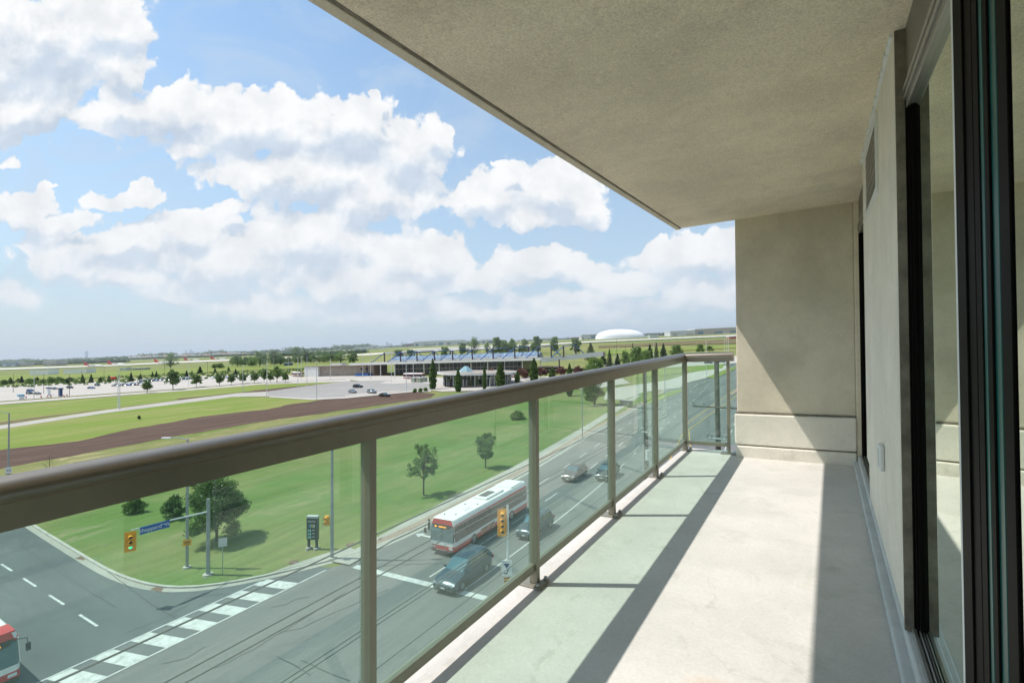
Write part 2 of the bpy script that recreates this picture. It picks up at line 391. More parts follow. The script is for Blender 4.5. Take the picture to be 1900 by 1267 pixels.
whitep = mat('white_plastic', (.66, .68, .68), .4, var=.03, scale=8)
gasket = mat('teal_glass_edge', (.004, .075, .068), .3, 0, var=.2, scale=5, spec=.1)
rail_glass = glass_mat('green_tinted_glass', (.875, .975, .925), film=.042, filmcol=(.62, .86, .78), boost=.02)
door_glass = glass_mat('door_glass', (.45, .52, .48), refl=(.84, .93, .85), boost=.50, ior=1.9)
inside = mat('dark_interior', (.05, .05, .045), .9)
steel = mat('galvanised_steel', (.34, .37, .38), .45, .5, var=.12, scale=6)
whitepole = mat('white_painted_pole', (.62, .64, .64), .5, .1, var=.05, scale=4)
darkpole = mat('dark_pole_paint', (.035, .035, .035), .5, 0, var=.1)
wood = mat('weathered_pole_wood', (.085, .075, .065), .9, var=.3, scale=3, bump=.3)
yellow = mat('signal_yellow', (.80, .36, .015), .4, var=.05, scale=4)
black = mat('matt_black', (.012, .012, .012), .5, var=.1)
rubber = mat('tyre_rubber', (.018, .018, .018), .8, var=.1, scale=10)
rim = mat('alloy_rim', (.45, .46, .47), .3, .8, var=.05)
white = mat('white_paint', (.74, .74, .72), .45, var=.05, scale=2)
red = mat('bus_red', (.50, .022, .025), .35, var=.08, scale=2)
cglass = mat('dark_car_glass', (.012, .018, .020), .04, 0, var=.1, spec=1.0)
wshield = mat('windshield_glass', (.10, .19, .22), .06, .45, var=.1, spec=1.0)  # pale blue metallic base stands in for the sky's reflection
lampglass = mat('headlamp_glass', (.55, .57, .58), .12, .2, var=.1, spec=.8)
plate_m = mat('plate_white', (.7, .7, .72), .4, var=.02)
blue_sign = mat('street_sign_blue', (.012, .10, .36), .4, var=.03)
green_m = mat('signal_green_lens', (.02, .35, .20), .3, emit=((.05, .9, .5), .6))
conc = mat('pale_concrete', (.42, .40, .36), .9, var=.12, scale=.7, bump=.15, bscale=12, dirt=((.28, .26, .22), 1.2, .5))
paintw = mat('road_paint', (.50, .51, .50), .8, var=.16, scale=2.5, dirt=((.15, .15, .15), 2.0, .55), detail=8)
painty = mat('yellow_road_paint', (.50, .33, .07), .8, var=.15, scale=2.5, dirt=((.15, .14, .12), 2.0, .4), detail=8)
# ================================================================= BALCONY (part of the apartment building)
FL = EYE - 1.31; CE = EYE + 1.185; SK = -0.0135      # floor and ceiling level at the eye, slight skew of the facade
def B(u, v, h, base=FL, sk=True):
    x = u + (SK * v if sk else 0); return Vector((x, v, base + G(x, v) + h))
def bbox(bm, u0, u1, v0, v1, h0, h1, base=FL, mi=0, sk=True):
    hexa(bm, [B(u0, v0, h0, base, sk), B(u1, v0, h0, base, sk), B(u1, v1, h0, base, sk), B(u0, v1, h0, base, sk),
              B(u0, v0, h1, base, sk), B(u1, v0, h1, base, sk), B(u1, v1, h1, base, sk), B(u0, v1, h1, base, sk)], mi)
bld = thing('apartment_building', (0, 0, 0), 'beige stucco apartment building whose open balcony fills the right side', 'building')
V0 = -3.0
bm = new(); bbox(bm, -1.46, .32, V0, 6.02, -.2, 0, sk=False); bbox(bm, -1.46 + .05, -1.46 + .052, V0, V0 + .01, -.21, -.2, sk=False)
obj('balcony_floor', bm, floor_mat, bld, bevel=.008)
bm = new(); bbox(bm, -1.475, .34, V0, 5.81, 0, .22, CE, sk=False)
ceil = obj('balcony_ceiling', bm, ceil_mat, bld, bevel=.012)
bm = new()      # drip groove lip along the slab edge
bbox(bm, -1.478, -1.428, V0, 5.812, -.010, .001, CE, sk=False)
obj('ceiling_edge_lip', bm, stucco, bld, bevel=.004)
UW = .257
bm = new(); bbox(bm, -1.427, -1.414, V0, 5.79, -.0025, .001, CE, sk=False); obj('groove_shade_strip', bm, stucco_dark, bld)  # flat strip, its dark colour paints the shade of a groove
bm = new()
for q_ in range(24):
    v_ = 2.56 + q_ * .079; tube(bm, [B(UW - .004, v_, -.006, CE), B(UW - .004 + .002 * (q_ % 2), v_ + .08, -.006, CE)], .010 + .002 * (q_ % 3), 5)
obj('caulk_bead', bm, whitep, bld)
bm = new()
bbox(bm, UW, .50, 2.55, 4.45, .36, 2.6, mi=0); bbox(bm, UW + .012, .50, 2.555, 4.445, .05, .36)
wall = obj('facade_wall', bm, stucco_wall, bld, bevel=.006)
bm = new(); bbox(bm, UW + .003, UW + .046, 2.5425, 2.5525, .10, 2.6); obj('dark_reveal', bm, stucco_dark, bld)  # reveal face in a darker stucco than the wall
bm = new(); bbox(bm, .225, UW + .06, V0, 5.8, .001, .045); bbox(bm, UW + .004, .42, V0, 5.8, .045, .095)
obj('curb', bm, curb_mat, bld, bevel=.008)
# end pier
bm = new(); xe = .6
def pb(bm, x0, x1, y0, y1, h0, h1):
    bbox(bm, x0, x1, y0, y1, h0, h1, sk=False)
pb(bm, -.865, .178, 5.80, 7.2, .46, 2.6)
pb(bm, .178, .225, 5.775, 7.2, 0, 2.6)
pier = obj('end_pier', bm, stucco, bld, bevel=.01)
bm = new(); pb(bm, -.885, .177, 5.765, 7.25, .13, .445); pb(bm, -.87, .176, 5.755, 7.25, -.05, .118)
obj('base_moulding', bm, stucco_wall, pier, bevel=.012)
bm = new(); pb(bm, -.875, .177, 5.79, 7.2, .44, .462); pb(bm, -.86, .176, 5.775, 7.2, .115, .135); obj('shadow_joint', bm, stucco_dark, pier)
bm = new(); pb(bm, .225, .6, 5.70, 7.2, 0, 2.6); obj('pilaster', bm, stucco_wall, bld, bevel=.006)
# vent grille
vent = obj('vent_grille', (lambda b: (bbox(b, UW - .012, UW + .004, 3.25, 4.02, 2.005, 2.045), bbox(b, UW - .012, UW + .004, 3.25, 4.02, 2.39, 2.43), bbox(b, UW - .012, UW + .004, 3.25, 3.29, 2.045, 2.39), bbox(b, UW - .012, UW + .004, 3.98, 4.02, 2.045, 2.39), b)[-1])(new()), whitep, bld, bevel=.003)
bm = new()
for i in range(22):
    v = 3.30 + i * .031; bbox(bm, UW - .009, UW - .002, v, v + .012, 2.045, 2.39)
for i in range(5): bbox(bm, UW - .010, UW - .004, 3.29, 3.98, 2.10 + i * .058, 2.108 + i * .058)
obj('slat', bm, greyf, vent)
bm = new(); bbox(bm, UW - .002, UW + .001, 3.29, 3.98, 2.045, 2.39); obj('vent_shade', bm, black, vent)  # black sheet colours in the shade inside the vent
bm = new(); bbox(bm, UW - .024, UW, 3.17, 3.26, .57, .70); so_ = obj('outdoor_socket', bm, whitep, bld, bevel=.008)
bm = new(); bbox(bm, UW - .026, UW - .023, 3.19, 3.24, .59, .68); obj('socket_cover', bm, curb_mat, so_, bevel=.003)

def door(v0, v1, near, name):
    """glazed sliding door between v0 and v1 set back in the wall"""
    fr = new()
    bbox(fr, .290, .34, v1 - .018, v1, .095, 2.215)          # far jamb, three ribs
    bbox(fr, .297, .345, v1 - .040, v1 - .017, .095, 2.215)
    bbox(fr, .304, .345, v1 - .055, v1 - .039, .096, 2.214)
    d = obj(name, fr, blackf, bld, bevel=.003)
    ns = new(); bbox(ns, .285, .33, v0, v0 + .06, .095, 2.215); obj('stile', ns, blackf, d)
    h = new()
    for a, b, c0, c1 in ((.283, .31, 2.20, 2.218), (.288, .34, 2.218, 2.232), (.281, .33, 2.232, 2.25), (.292, .345, 2.17, 2.20)):
        bbox(h, a, b, v0, v1 - .002, c0, c1)
    obj('door_head', h, greyf, d, bevel=.003)
    t = new(); bbox(t, .296, .36, v0, v1 - .001, 2.25, 2.62); obj('transom_panel', t, panelg, d)
    s = new(); bbox(s, .283, .296, v0, v1 - .003, .0955, .118); bbox(s, .302, .307, v0, v1 - .003, .0955, .125); bbox(s, .3125, .3195, v0, v1 - .003, .0955, .129)
    obj('track_sill', s, greyf, d, bevel=.002)
    g = new(); bbox(g, .313, .319, v0 + .06, v1 - .05, .13, 2.17); obj('pane', g, door_glass, d)
    return d
d1 = door(V0, 2.55, True, 'sliding_door')
# meeting stile of the near sash with its ribs, glass edge and gasket
def strip(name, px0, px1, x, dx, m, y_extra=0.0, parent=d1):
    a0, a1 = ray(px0, 900), ray(px1, 900)
    y1_, y0_ = a0.y * x / a0.x, a1.y * x / a1.x
    b = new(); bbox(b, x, x + dx, y0_, y1_, .118, 2.2, sk=False); return obj(name, b, m, parent, bevel=.002)
strip('stile', 1784, 1800, .2500, .05, blackf); strip('stile', 1801, 1818, .2540, .045, blackf); strip('stile', 1819, 1829, .2505, .05, blackf)
strip('stile_trim', 1780.5, 1783.5, .2500, .004, whitep)
strip('glass_edge', 1830, 1838, .2530, .03, gasket); strip('gasket', 1839, 1847, .2500, .03, blackf); strip('glass_edge', 1848, 1864, .2540, .03, gasket); strip('gasket', 1865, 1884, .2500, .03, blackf)
b = new(); bbox(b, .2535, .259, V0, 1.140, .118, 2.2, sk=False); obj('pane', b, door_glass, d1)
d2 = door(4.45, 5.70, False, 'balcony_window')
# room behind the glass
bm = new()
box(bm, .9, .95, V0 - .2, 6.2, 16.4, 19.6); 
obj('room_back_wall', bm, inside, bld)
bm = new(); box(bm, .42, 6, V0 - .2, 9, 12, 16.55); box(bm, .42, 6, V0 - .2, 9, 19.55, 26); box(bm, .98, 6, V0 - .2, 9, 16.55, 19.55)
obj('tower_body', bm, stucco_wall, bld)
bm = new(); box(bm, .23, 6, 5.81, 9, 0, 11.99); box(bm, .42, 6, V0 - .2, 5.8, 0, 11.99); obj('lower_storeys', bm, stucco_wall, bld)

# ---------------------------------------------------------------- railing
rl = thing('balcony_railing', (0, 0, 0), 'bronze metal balcony railing with green tinted glass panels', 'railing')
UR = -1.363; PV = [.03, 1.199, 2.367, 3.540, 4.68, 5.87]; VR = 5.885
bm = new()
P0 = B(UR, V0, .995); P1 = B(UR, VR, .995)
# mitred corner: main run then the return
prof = [(-.048, .0), (-.048, .066), (-.043, .081), (-.030, .091), (0, .098), (.026, .093), (.040, .083), (.048, .066), (.048, .058), (.0462, .056), (.0462, .053), (.048, .051), (.048, .0)]
n = len(prof)
ra = [bm.verts.new(P0 + Vector((s, 0, z))) for s, z in prof]
rb = [bm.verts.new(B(UR, VR, .995) + Vector((s, -s, z))) for s, z in prof]
Pe = B(-.905 + .0135 * 5.885, VR, .995)
rc = [bm.verts.new(Pe + Vector((0, -s, z))) for s, z in prof]
for q0, q1 in ((ra, rb), (rb, rc)):
    for i in range(n): bm.faces.new((q0[i], q0[(i + 1) % n], q1[(i + 1) % n], q1[i]))
bm.faces.new(ra[::-1]); bm.faces.new(rc)
obj('handrail', bm, alu_rail, rl, smooth=32)
for i, v in enumerate(PV):
    bm = new(); bbox(bm, UR - .002, UR + .048, v, v + .03, .012, .996); p = obj('post', bm, alu, rl, bevel=.003)
    bm = new(); bbox(bm, UR - .075, UR + .085, v - .035, v + .065, .0, .010); bbox(bm, UR + .048, UR + .085, v - .05, v + .075, .010, .018); obj('base_plate', bm, alu, p, bevel=.004)
    for s in (-.03, .06):
        bm = new(); tube(bm, [B(UR + .066, v + s, .018), B(UR + .066, v + s, .032)], .011, 6); obj('bolt', bm, steel, p)
bm = new(); xr = -1.055; bbox(bm, -.975, -.945, VR - .03, VR + .0, .012, .996, sk=False); p = obj('post', bm, alu, rl, bevel=.003)
bm = new(); bbox(bm, -1.04, -.88, VR - .06, VR + .04, 0, .012, sk=False); obj('base_plate', bm, alu, p, bevel=.003)
bm = new()
for i in range(len(PV) - 1): bbox(bm, UR + .002, UR + .034, PV[i] + .03, PV[i + 1], .075, .118)
bbox(bm, UR + .002, UR + .034, V0, PV[0], .075, .118)
bm2 = new(); 
obj('bottom_rail', bm, alu, rl, bevel=.003)
bbox(bm2, -1.395, -.975, VR - .028, VR + .004, .075, .115, sk=False); obj('bottom_rail', bm2, alu, rl, bevel=.003)
for i in range(len(PV) - 1):
    bm = new(); bbox(bm, UR + .014, UR + .020, PV[i] + .035, PV[i + 1] - .005, .118, .994); obj('glass_panel', bm, rail_glass, rl)
bm = new(); bbox(bm, UR + .014, UR + .020, V0, PV[0] - .005, .118, .994); obj('glass_panel', bm, rail_glass, rl)
bm = new(); bbox(bm, -1.385, -.978, VR - .016, VR - .010, .115, .994, sk=False); obj('glass_panel', bm, rail_glass, rl)
bm = new(); bbox(bm, -.942, -.885, VR - .016, VR - .010, .10, .98, sk=False); obj('glass_panel', bm, rail_glass, rl)

# ================================================================= GROUND
m_grass_far = ground_mat('far_airfield_grass', (.16, .19, .055), (.24, .23, .085), (.12, .16, .05), s1=.006, s2=.03, fine=.4, stretch=(.35, 2.0))
m_lawn = ground_mat('green_lawn', (.104, .175, .040), (.205, .205, .082), (.135, .185, .052), s1=.060, s2=.45, fine=7, bump=.15, contrast=(.38, .66), stripes=.10, dry=((.25, .215, .12), .16, .55))
m_verge = ground_mat('yellow_green_grass', (.150, .215, .030), (.225, .235, .070), (.12, .185, .03), s1=.03, s2=.2, fine=3, stretch=(2.2, .5), stripes=.10, dry=((.27, .24, .10), .05, .45))
m_olive = ground_mat('olive_rough_grass', (.125, .165, .035), (.22, .205, .085), (.10, .15, .035), s1=.045, s2=.3, fine=3, stretch=(1.6, .6), stripes=.12, dry=((.33, .28, .16), .09, .7))
m_soil = ground_mat('bare_brown_soil', (.085, .052, .038), (.122, .080, .058), (.056, .035, .026), s1=.10, s2=.9, fine=4, bump=1.2, stretch=(2.4, .30), contrast=(.30, .70), stripes=.16)
m_brown = ground_mat('dry_brown_edge', (.15, .125, .055), (.10, .085, .045), (.19, .15, .07), s1=.1, s2=.6, fine=3)
m_asph = ground_mat('road_asphalt', (.098, .110, .117), (.135, .147, .151), (.112, .122, .124), s1=.12, s2=.7, rough=.85, fine=14, bump=.12, stretch=(.35, 1.6), dry=((.075, .082, .085), .35, .45))
m_asph2 = ground_mat('worn_main_asphalt', (.140, .146, .144), (.190, .190, .182), (.118, .125, .125), s1=.14, s2=.5, rough=.85, fine=12, bump=.12, stretch=(2.5, .25), dry=((.095, .10, .10), .30, .45), contrast=(.32, .68))
m_lot = ground_mat('pale_lot_paving', (.42, .39, .35), (.46, .43, .39), (.36, .34, .31), s1=.05, s2=.5, fine=3, bump=.1)
m_lot2 = ground_mat('grey_lot_paving', (.27, .26, .245), (.31, .30, .285), (.24, .235, .22), s1=.05, s2=.5, fine=3, bump=.1)
m_walk = ground_mat('concrete_walk', (.36, .34, .30), (.41, .39, .35), (.31, .30, .27), s1=.2, s2=1.2, fine=9, bump=.1)
m_brick = ground_mat('pink_paver_strip', (.30, .22, .18), (.35, .27, .22), (.26, .19, .16), s1=.4, s2=2, fine=9, bump=.1)
m_run = ground_mat('runway_concrete', (.55, .54, .48), (.60, .58, .52), (.50, .49, .44), s1=.02, s2=.2, fine=1, bump=.05)

W = 14000
def ground_mesh():
    rr = [0, 60, 200, 400] + [430 + i * 22 for i in range(24)] + [980 + i * 50 for i in range(26)] + [2300, 2600, 3200, 4500, 7000, 10500, W]
    NA = 220; V = [(0, 0, 0)]; F = []
    for r in rr[1:]:
        for k_ in range(NA): a = k_ * math.tau / NA; x, y = r * math.sin(a), r * math.cos(a); V.append((x, y, G(x, y)))
    for k_ in range(NA): F.append((0, 1 + (k_ + 1) % NA, 1 + k_))
    for i in range(len(rr) - 2):
        for k_ in range(NA): a = 1 + i * NA + k_; b = 1 + i * NA + (k_ + 1) % NA; F.append((a, b, b + NA, a + NA))
    me = bpy.data.meshes.new('ground'); me.from_pydata(V, [], F); me.shade_smooth(); obj('ground', me, m_grass_far, kind='structure')
ground_mesh()
def fstrip(name, rows_, m, off):
    """a band of the far airfield draped over the terrain; rows of (photo x, top y, bottom y)"""
    V = []; F = []; nx = 70; ny = 4; n_ = len(rows_) - 1
    for i in range(nx + 1):
        q = i / nx * n_; k_ = min(int(q), n_ - 1); t = q - k_; a, b = rows_[k_], rows_[k_ + 1]
        for j in range(ny + 1):
            y = (a[1] + (b[1] - a[1]) * t) * (1 - j / ny) + (a[2] + (b[2] - a[2]) * t) * j / ny
            p = gp(a[0] + (b[0] - a[0]) * t, y); V.append((p.x, p.y, p.z + off))
    for i in range(nx):
        for j in range(ny): a = i * (ny + 1) + j; F.append((a, a + 1, a + ny + 2, a + ny + 1))
    me = bpy.data.meshes.new(name); me.from_pydata(V, [], F); obj(name, me, m, kind='structure')
def off_line(pts, d):
    """offset a polyline sideways (to +x for a line running +y)"""
    out = []
    for i, p in enumerate(pts):
        a = Vector(pts[max(i - 1, 0)]); b = Vector(pts[min(i + 1, len(pts) - 1)]); t = (b - a).normalized()
        out.append((p[0] + t.y * d, p[1] - t.x * d))
    return out
def resample(pts, step=3.0):
    out = []; 
    for a, b in zip(pts[:-1], pts[1:]):
        a = Vector(a); b = Vector(b); n_ = max(1, int((b - a).length / step))
        for i in range(n_): out.append(tuple(a.lerp(b, i / n_)))
    out.append(pts[-1]); return out
def smooth_line(p, it=6):
    p = [Vector(q) for q in p]
    for _ in range(it):
        p = [p[0]] + [(p[i - 1] + p[i] * 2 + p[i + 1]) / 4 for i in range(1, len(p) - 1)] + [p[-1]]
    return [tuple(q) for q in p]
# kerb line of the corner lawn (photo), continued out of sight
kerb_px = [(-60, 905), (20, 950), (75, 986), (150, 1032), (200, 1062), (250, 1083), (300, 1094), (350, 1097), (400, 1092), (460, 1078), (530, 1062), (600, 1045), (640, 1035), (700, 1017), (760, 990), (850, 944), (975, 877), (1100, 801), (1215, 737)]
kerb = gpl(kerb_px); kerb = kerb + [(-48.5, 185), (-58, 260), (-75, 380)]
kl = smooth_line(resample(kerb, 1.2), 5)
kin = [p for p in off_line(kl, -.15) if p[1] < 134]; kout = [p for p in off_line(kl, -.18) if p[1] < 27.2]
lawn_top = gpl([(1215, 700), (1130, 722), (1000, 728), (900, 726), (840, 728), (800, 733)])
dirt_low = gpl([(700, 757), (600, 770), (500, 783), (330, 812), (170, 843), (0, 874), (-80, 890)])
sheet('lawn', [(-160, 22)] + kin + lawn_top + dirt_low, .10, m_lawn)
sheet('rough_verge', gpl([(-80, 876), (0, 860), (170, 829), (330, 799), (500, 771), (600, 759), (700, 746), (800, 731), (830, 735), (800, 748), (700, 775), (600, 792), (450, 818), (200, 866), (0, 905), (-80, 925)]), .112, m_olive, rag=0.5)
sheet('dry_verge', gpl([(-60, 905), (0, 893), (100, 873), (260, 842), (300, 850), (160, 880), (40, 902), (-60, 925)]), .118, m_brown, rag=0.6)
sheet('bare_soil', gpl([(-80, 849), (0, 835), (145, 819), (253, 795), (368, 775), (420, 768), (500, 759), (545, 750), (600, 742), (640, 739), (700, 733), (760, 727), (808, 731), (800, 738), (700, 753), (600, 767), (500, 781), (330, 809), (170, 840), (0, 870), (-80, 886)]), .13, m_soil, rag=0.9)
sheet('green_band', gpl([(-90, 812), (0, 796), (200, 766), (430, 737), (520, 737), (590, 742), (640, 739), (600, 745), (545, 754), (500, 763), (420, 772), (368, 779), (253, 799), (145, 823), (0, 839), (-90, 853)]), .12, m_verge, rag=0.8)
sheet('upper_verge', gpl([(-90, 755), (0, 752), (200, 737), (330, 726), (480, 714), (640, 708), (560, 718), (440, 730), (200, 761), (0, 790), (-90, 804)]), .12, m_verge, rag=1.5)
sheet('upper_soil', gpl([(325, 741), (400, 733), (500, 722), (640, 708), (600, 713), (540, 722), (420, 735), (340, 743)]), .14, m_soil, rag=2.0)
sheet('upper_dry_edge', gpl([(-90, 797), (0, 784), (120, 768), (330, 743), (440, 730), (330, 746), (200, 759), (0, 789), (-90, 803)]), .145, m_brown, rag=1.5)
sheet('path', gpl([(-90, 805), (0, 790), (200, 761), (350, 741), (440, 730), (495, 727), (500, 736), (430, 737), (200, 766.5), (0, 797), (-90, 813)]), .16, m_walk)
sheet('service_drive', gpl([(-90, 754), (0, 747), (150, 736), (350, 722), (480, 711), (650, 704), (650, 708), (480, 714), (350, 725), (200, 736), (0, 751), (-90, 759)]), .17, m_lot)
sheet('car_park', gpl([(-120, 722), (0, 716), (150, 710), (300, 700), (400, 697), (520, 694), (560, 700), (650, 703), (480, 710), (350, 720.5), (150, 734), (0, 745), (-120, 752)]), .15, m_lot)
sheet('station_forecourt', gpl([(480, 711), (560, 700), (650, 695), (700, 697), (800, 700), (900, 702), (1000, 700), (1090, 694), (1150, 700), (1170, 712), (1100, 722), (1000, 724), (900, 725), (820, 727), (640, 704)]), .18, m_lot)
sheet('pickup_lot', gpl([(495, 727), (560, 718), (640, 708), (720, 706), (800, 712), (800, 727), (760, 727), (700, 732), (640, 738), (580, 742), (500, 737)]), .19, m_lot2)
sheet('lot_kerb', gpl([(500, 735.5), (580, 740), (640, 737), (700, 731), (760, 726), (800, 725), (800, 727.5), (760, 728.5), (700, 734), (640, 740), (580, 742.6), (500, 738)]), .22, m_lot)
sheet('drive_island', gpl([(640, 735), (690, 729), (745, 724), (740, 726), (690, 732), (640, 736.5)]), .24, m_lot)
sheet('lot_island', gpl([(715, 708), (770, 706), (775, 711), (730, 713), (705, 712)]), .24, m_lot)
# far fields
fstrip('far_field', [(-200, 704, 716), (0, 697, 709), (200, 689, 701), (400, 681, 691), (560, 675, 684), (700, 670, 677)], m_verge, .5)
fstrip('runway', [(-200, 691, 694), (0, 684, 686.8), (200, 678, 680), (330, 671.5, 674), (520, 663.5, 666), (700, 656.5, 658.8)], m_run, .9)
fstrip('taxiway', [(640, 659, 661), (760, 652.5, 655), (900, 645.5, 648), (1100, 634, 636), (1370, 622.5, 624.3)], m_run, .9)
fstrip('taxiway', [(760, 649, 651), (900, 642.2, 644), (1000, 639, 640.5)], m_run, .8)
fstrip('yellow_field', [(1100, 651, 660), (1180, 648, 656), (1270, 645, 651), (1370, 640, 646)], m_verge, .5)
fstrip('dry_field', [(1110, 642, 646), (1240, 635, 641), (1370, 629, 638)], m_brown, .55)

# main road
lane = [(-36.2, -60), (-35.4, 10), (-34.1, 28)] + [kerb[i] for i in (14, 15, 16, 17, 18)] + [(-48.5, 185), (-58, 260), (-75, 380)]
laneR = resample(lane, 4.0)
laneR = smooth_line(laneR, 10)
road_poly = [(-37.5, -60), (-37.3, 24)] + [p for p in off_line(laneR, -.3) if p[1] > 27.5] + [(-48, 380), (-30, 260), (-18, 185), (-9, 120), (-7, 90), (-7, -60)]
sheet('main_road', road_poly, .02, m_asph2)
sheet('cross_road', [(-400, -9), (-400, 9), (-160, 15)] + kout + [(-35.2, 27.6), (-35.1, 20), (-34.8, -60), (-60, -12)], .03, m_asph)
sheet('near_pavement', [(-7, -60), (-7, 90), (-9, 120), (-18, 185), (-30, 260), (200, 260), (200, -60)], .12, m_walk)
# kerbs as a real step
def ribbon(name, pts, w0, w1, z0, z1, m, parent=None):
    L = off_line(pts, w0); Rr = off_line(pts, w1); bm = new(); prev = None
    for l, r in zip(L, Rr):
        q = [bm.verts.new((l[0], l[1], G(*l) + z0)), bm.verts.new((l[0], l[1], G(*l) + z1)), bm.verts.new((r[0], r[1], G(*r) + z1)), bm.verts.new((r[0], r[1], G(*r) + z0))]
        if prev:
            for i in range(3): bm.faces.new((prev[i], q[i], q[i + 1], prev[i + 1]))
        prev = q
    return obj(name, bm, m, kind='structure')
ribbon('kerb', kl, -.22, .02, .0, .155, conc)
ribbon('gutter', kl, .02, .55, .0, .036, m_walk)
near = [p for p in resample(kerb[13:], 2.0)]
nl = smooth_line(near, 5)
ribbon('paver_strip', [p for p in nl if p[1] > 27], -1.2, -.22, .0, .150, m_brick)
swl = smooth_line(resample(gpl([(632, 1047), (727, 994), (845, 929), (966, 867.5), (1080, 800), (1165, 747)]) + [(-50, 150)], 2.0), 6)
ribbon('sidewalk', swl, -.95, .95, .0, .135, m_walk)
sheet('corner_pad', gpl([(500, 1066), (545, 1049), (600, 1030), (650, 1018), (668, 1027), (640, 1033), (600, 1043), (540, 1056)]), .142, m_walk)
# markings
def stripe(bm, pts, w, z):
    L = off_line(pts, -w / 2); Rr = off_line(pts, w / 2); prev = None
    for l, r in zip(L, Rr):
        q = [bm.verts.new((l[0], l[1], G(*l) + z)), bm.verts.new((r[0], r[1], G(*r) + z))]
        if prev: bm.faces.new((prev[0], q[0], q[1], prev[1]))
        prev = q
def along(pts, y0, y1):
    q = [p for p in pts if y0 < p[1] < y1]
    def at_(y):
        for a, b in zip(pts[:-1], pts[1:]):
            if a[1] <= y <= b[1]: t = (y - a[1]) / (b[1] - a[1]); return (a[0] + (b[0] - a[0]) * t, y)
        return pts[-1]
    return [at_(y0)] + q + [at_(y1)]
bm = new()
for d_, y0, y1 in ((4.1, 30, 44), (7.9, 30, 40), (11.6, 29.6, 62), (15.2, 29.6, 58)): stripe(bm, along(off_line(laneR, d_), y0, y1), .14, .032)
for d_ in (4.3, 7.9, 11.6):
    y = 48 if d_ < 8 else 66
    if d_ == 7.9: y = 42.5
    while y < 190: stripe(bm, along(off_line(laneR, d_), y, y + 3.2), .14, .032); y += 7.5
for d_ in (24.0, 27.4):
    y = 30
    while y < 170: stripe(bm, along(off_line(laneR, d_), y, y + 3.2), .14, .032); y += 7.5
stripe(bm, along(off_line(laneR, .75), 46, 120), .12, .033)
# stop bar
sb = [(-33.6, 28.6), (-19.8, 29.4)]
stripe(bm, sb, .6, .034)
def arrow(bm, x, y, s=1, turn=1):
    for poly in ([(-.09, 0), (.09, 0), (.09, 2.2), (-.09, 2.2)], [(-.09, 2.2), (-.09, 2.45), (.8 * turn, 2.45), (.8 * turn, 2.2)], [(.8 * turn, 1.9), (1.5 * turn, 2.32), (.8 * turn, 2.75)]):
        vs = [bm.verts.new((x - a * s, y - b_ * s + 3, G(x - a * s, y - b_ * s + 3) + .036)) for a, b_ in poly]; bm.faces.new(vs)
arrow(bm, -32.2, 36.0, 1.2, 1); arrow(bm, -20.6, 37, 1.5, -1); arrow(bm, -19.0, 78, 1.5, -1); arrow(bm, -35.0, 52, 1.3, 1)
obj('road_markings', bm, paintw, kind='structure')
bm = new()
ya = gpl([(1260, 799), (1278, 783), (1344, 737), (1362, 722)]); yb = gpl([(1268, 806), (1278, 797), (1352, 745), (1368, 733)])
stripe(bm, along(off_line(laneR, 17.6), 30, 66) + ya[1:], .15, .033)
stripe(bm, along(off_line(laneR, 20.2), 62, 74) + yb[1:], .15, .033)
obj('yellow_markings', bm, painty, kind='structure')
sheet('median_island', gpl([(1352, 733), (1376, 714), (1380, 716), (1360, 734)]), .16, m_brick)
# side drive and grass wedges seen through the far panes
sheet('side_drive', gpl([(1128, 722), (1240, 706), (1290, 690), (1345, 676), (1352, 683), (1318, 700), (1270, 712), (1262, 720), (1195, 728), (1160, 742), (1120, 742)]), .16, m_lot)
sheet('side_grass', gpl([(1190, 742), (1262, 722), (1267, 726), (1220, 745), (1195, 752)]), .17, m_verge)
sheet('side_grass', gpl([(1310, 701), (1340, 688), (1372, 678), (1362, 686), (1328, 702)]), .175, m_verge)
sheet('side_grass', gpl([(1175, 703), (1340, 684), (1345, 676), (1240, 676), (1160, 690)]), .165, m_verge)
sheet('side_lot', gpl([(1150, 682), (1240, 668), (1372, 660), (1372, 674), (1240, 682), (1150, 692)]), .168, m_lot)
# crosswalk of the cross road: ladder bars between two lines
bm = new()
x0, x1 = -38.15, -35.1
def xw(y, side): return (x0 if side == 0 else x1) - (y - 20) * .018
stripe(bm, [(xw(3, 0), 3), (xw(23.3, 0), 23.3)], .14, .042); stripe(bm, [(xw(3, 1), 3), (xw(27.0, 1), 27.0)], .14, .042)
y = 4.2
while y < 23.0:
    a = xw(y, 0) + .09; b = xw(y, 1) - .09
    vs = [bm.verts.new((p_[0], p_[1], G(*p_) + .042)) for p_ in ((a, y), (b, y + .75), (b, y + 1.85), (a, y + 1.1))]
    bm.faces.new(vs); y += 2.05
obj('crosswalk', bm, paintw, kind='structure')
bm = new()
for k_ in range(9):
    x = -42.2 - k_ * 6.05
    stripe(bm, [(x, 14.12), (x - 3.1, 14.12)], .16, .042)
for k_ in range(9):
    x = -46.0 - k_ * 6.05
    stripe(bm, [(x, 6.9), (x - 3.1, 6.9)], .16, .042)
obj('lane_dashes', bm, paintw, kind='structure')
bm = new()
for px_, py_ in ((155, 1036), (297, 1094)):
    p = gp(px_, py_); obox(bm, (p.x, p.y, p.z + .04), Matrix.Rotation(.15, 3, 'Z'), .75, .28, .004)
for px_, py_ in ((545, 1045), (710, 1002), (650, 1012)):
    p = gp(px_, py_); tube(bm, [(p.x, p.y, p.z + .10), (p.x, p.y, p.z + .145)], .4, 14)
obj('drain_cover', bm, mat('rusty_iron', (.17, .10, .07), .8, var=.2, scale=5), kind='structure')
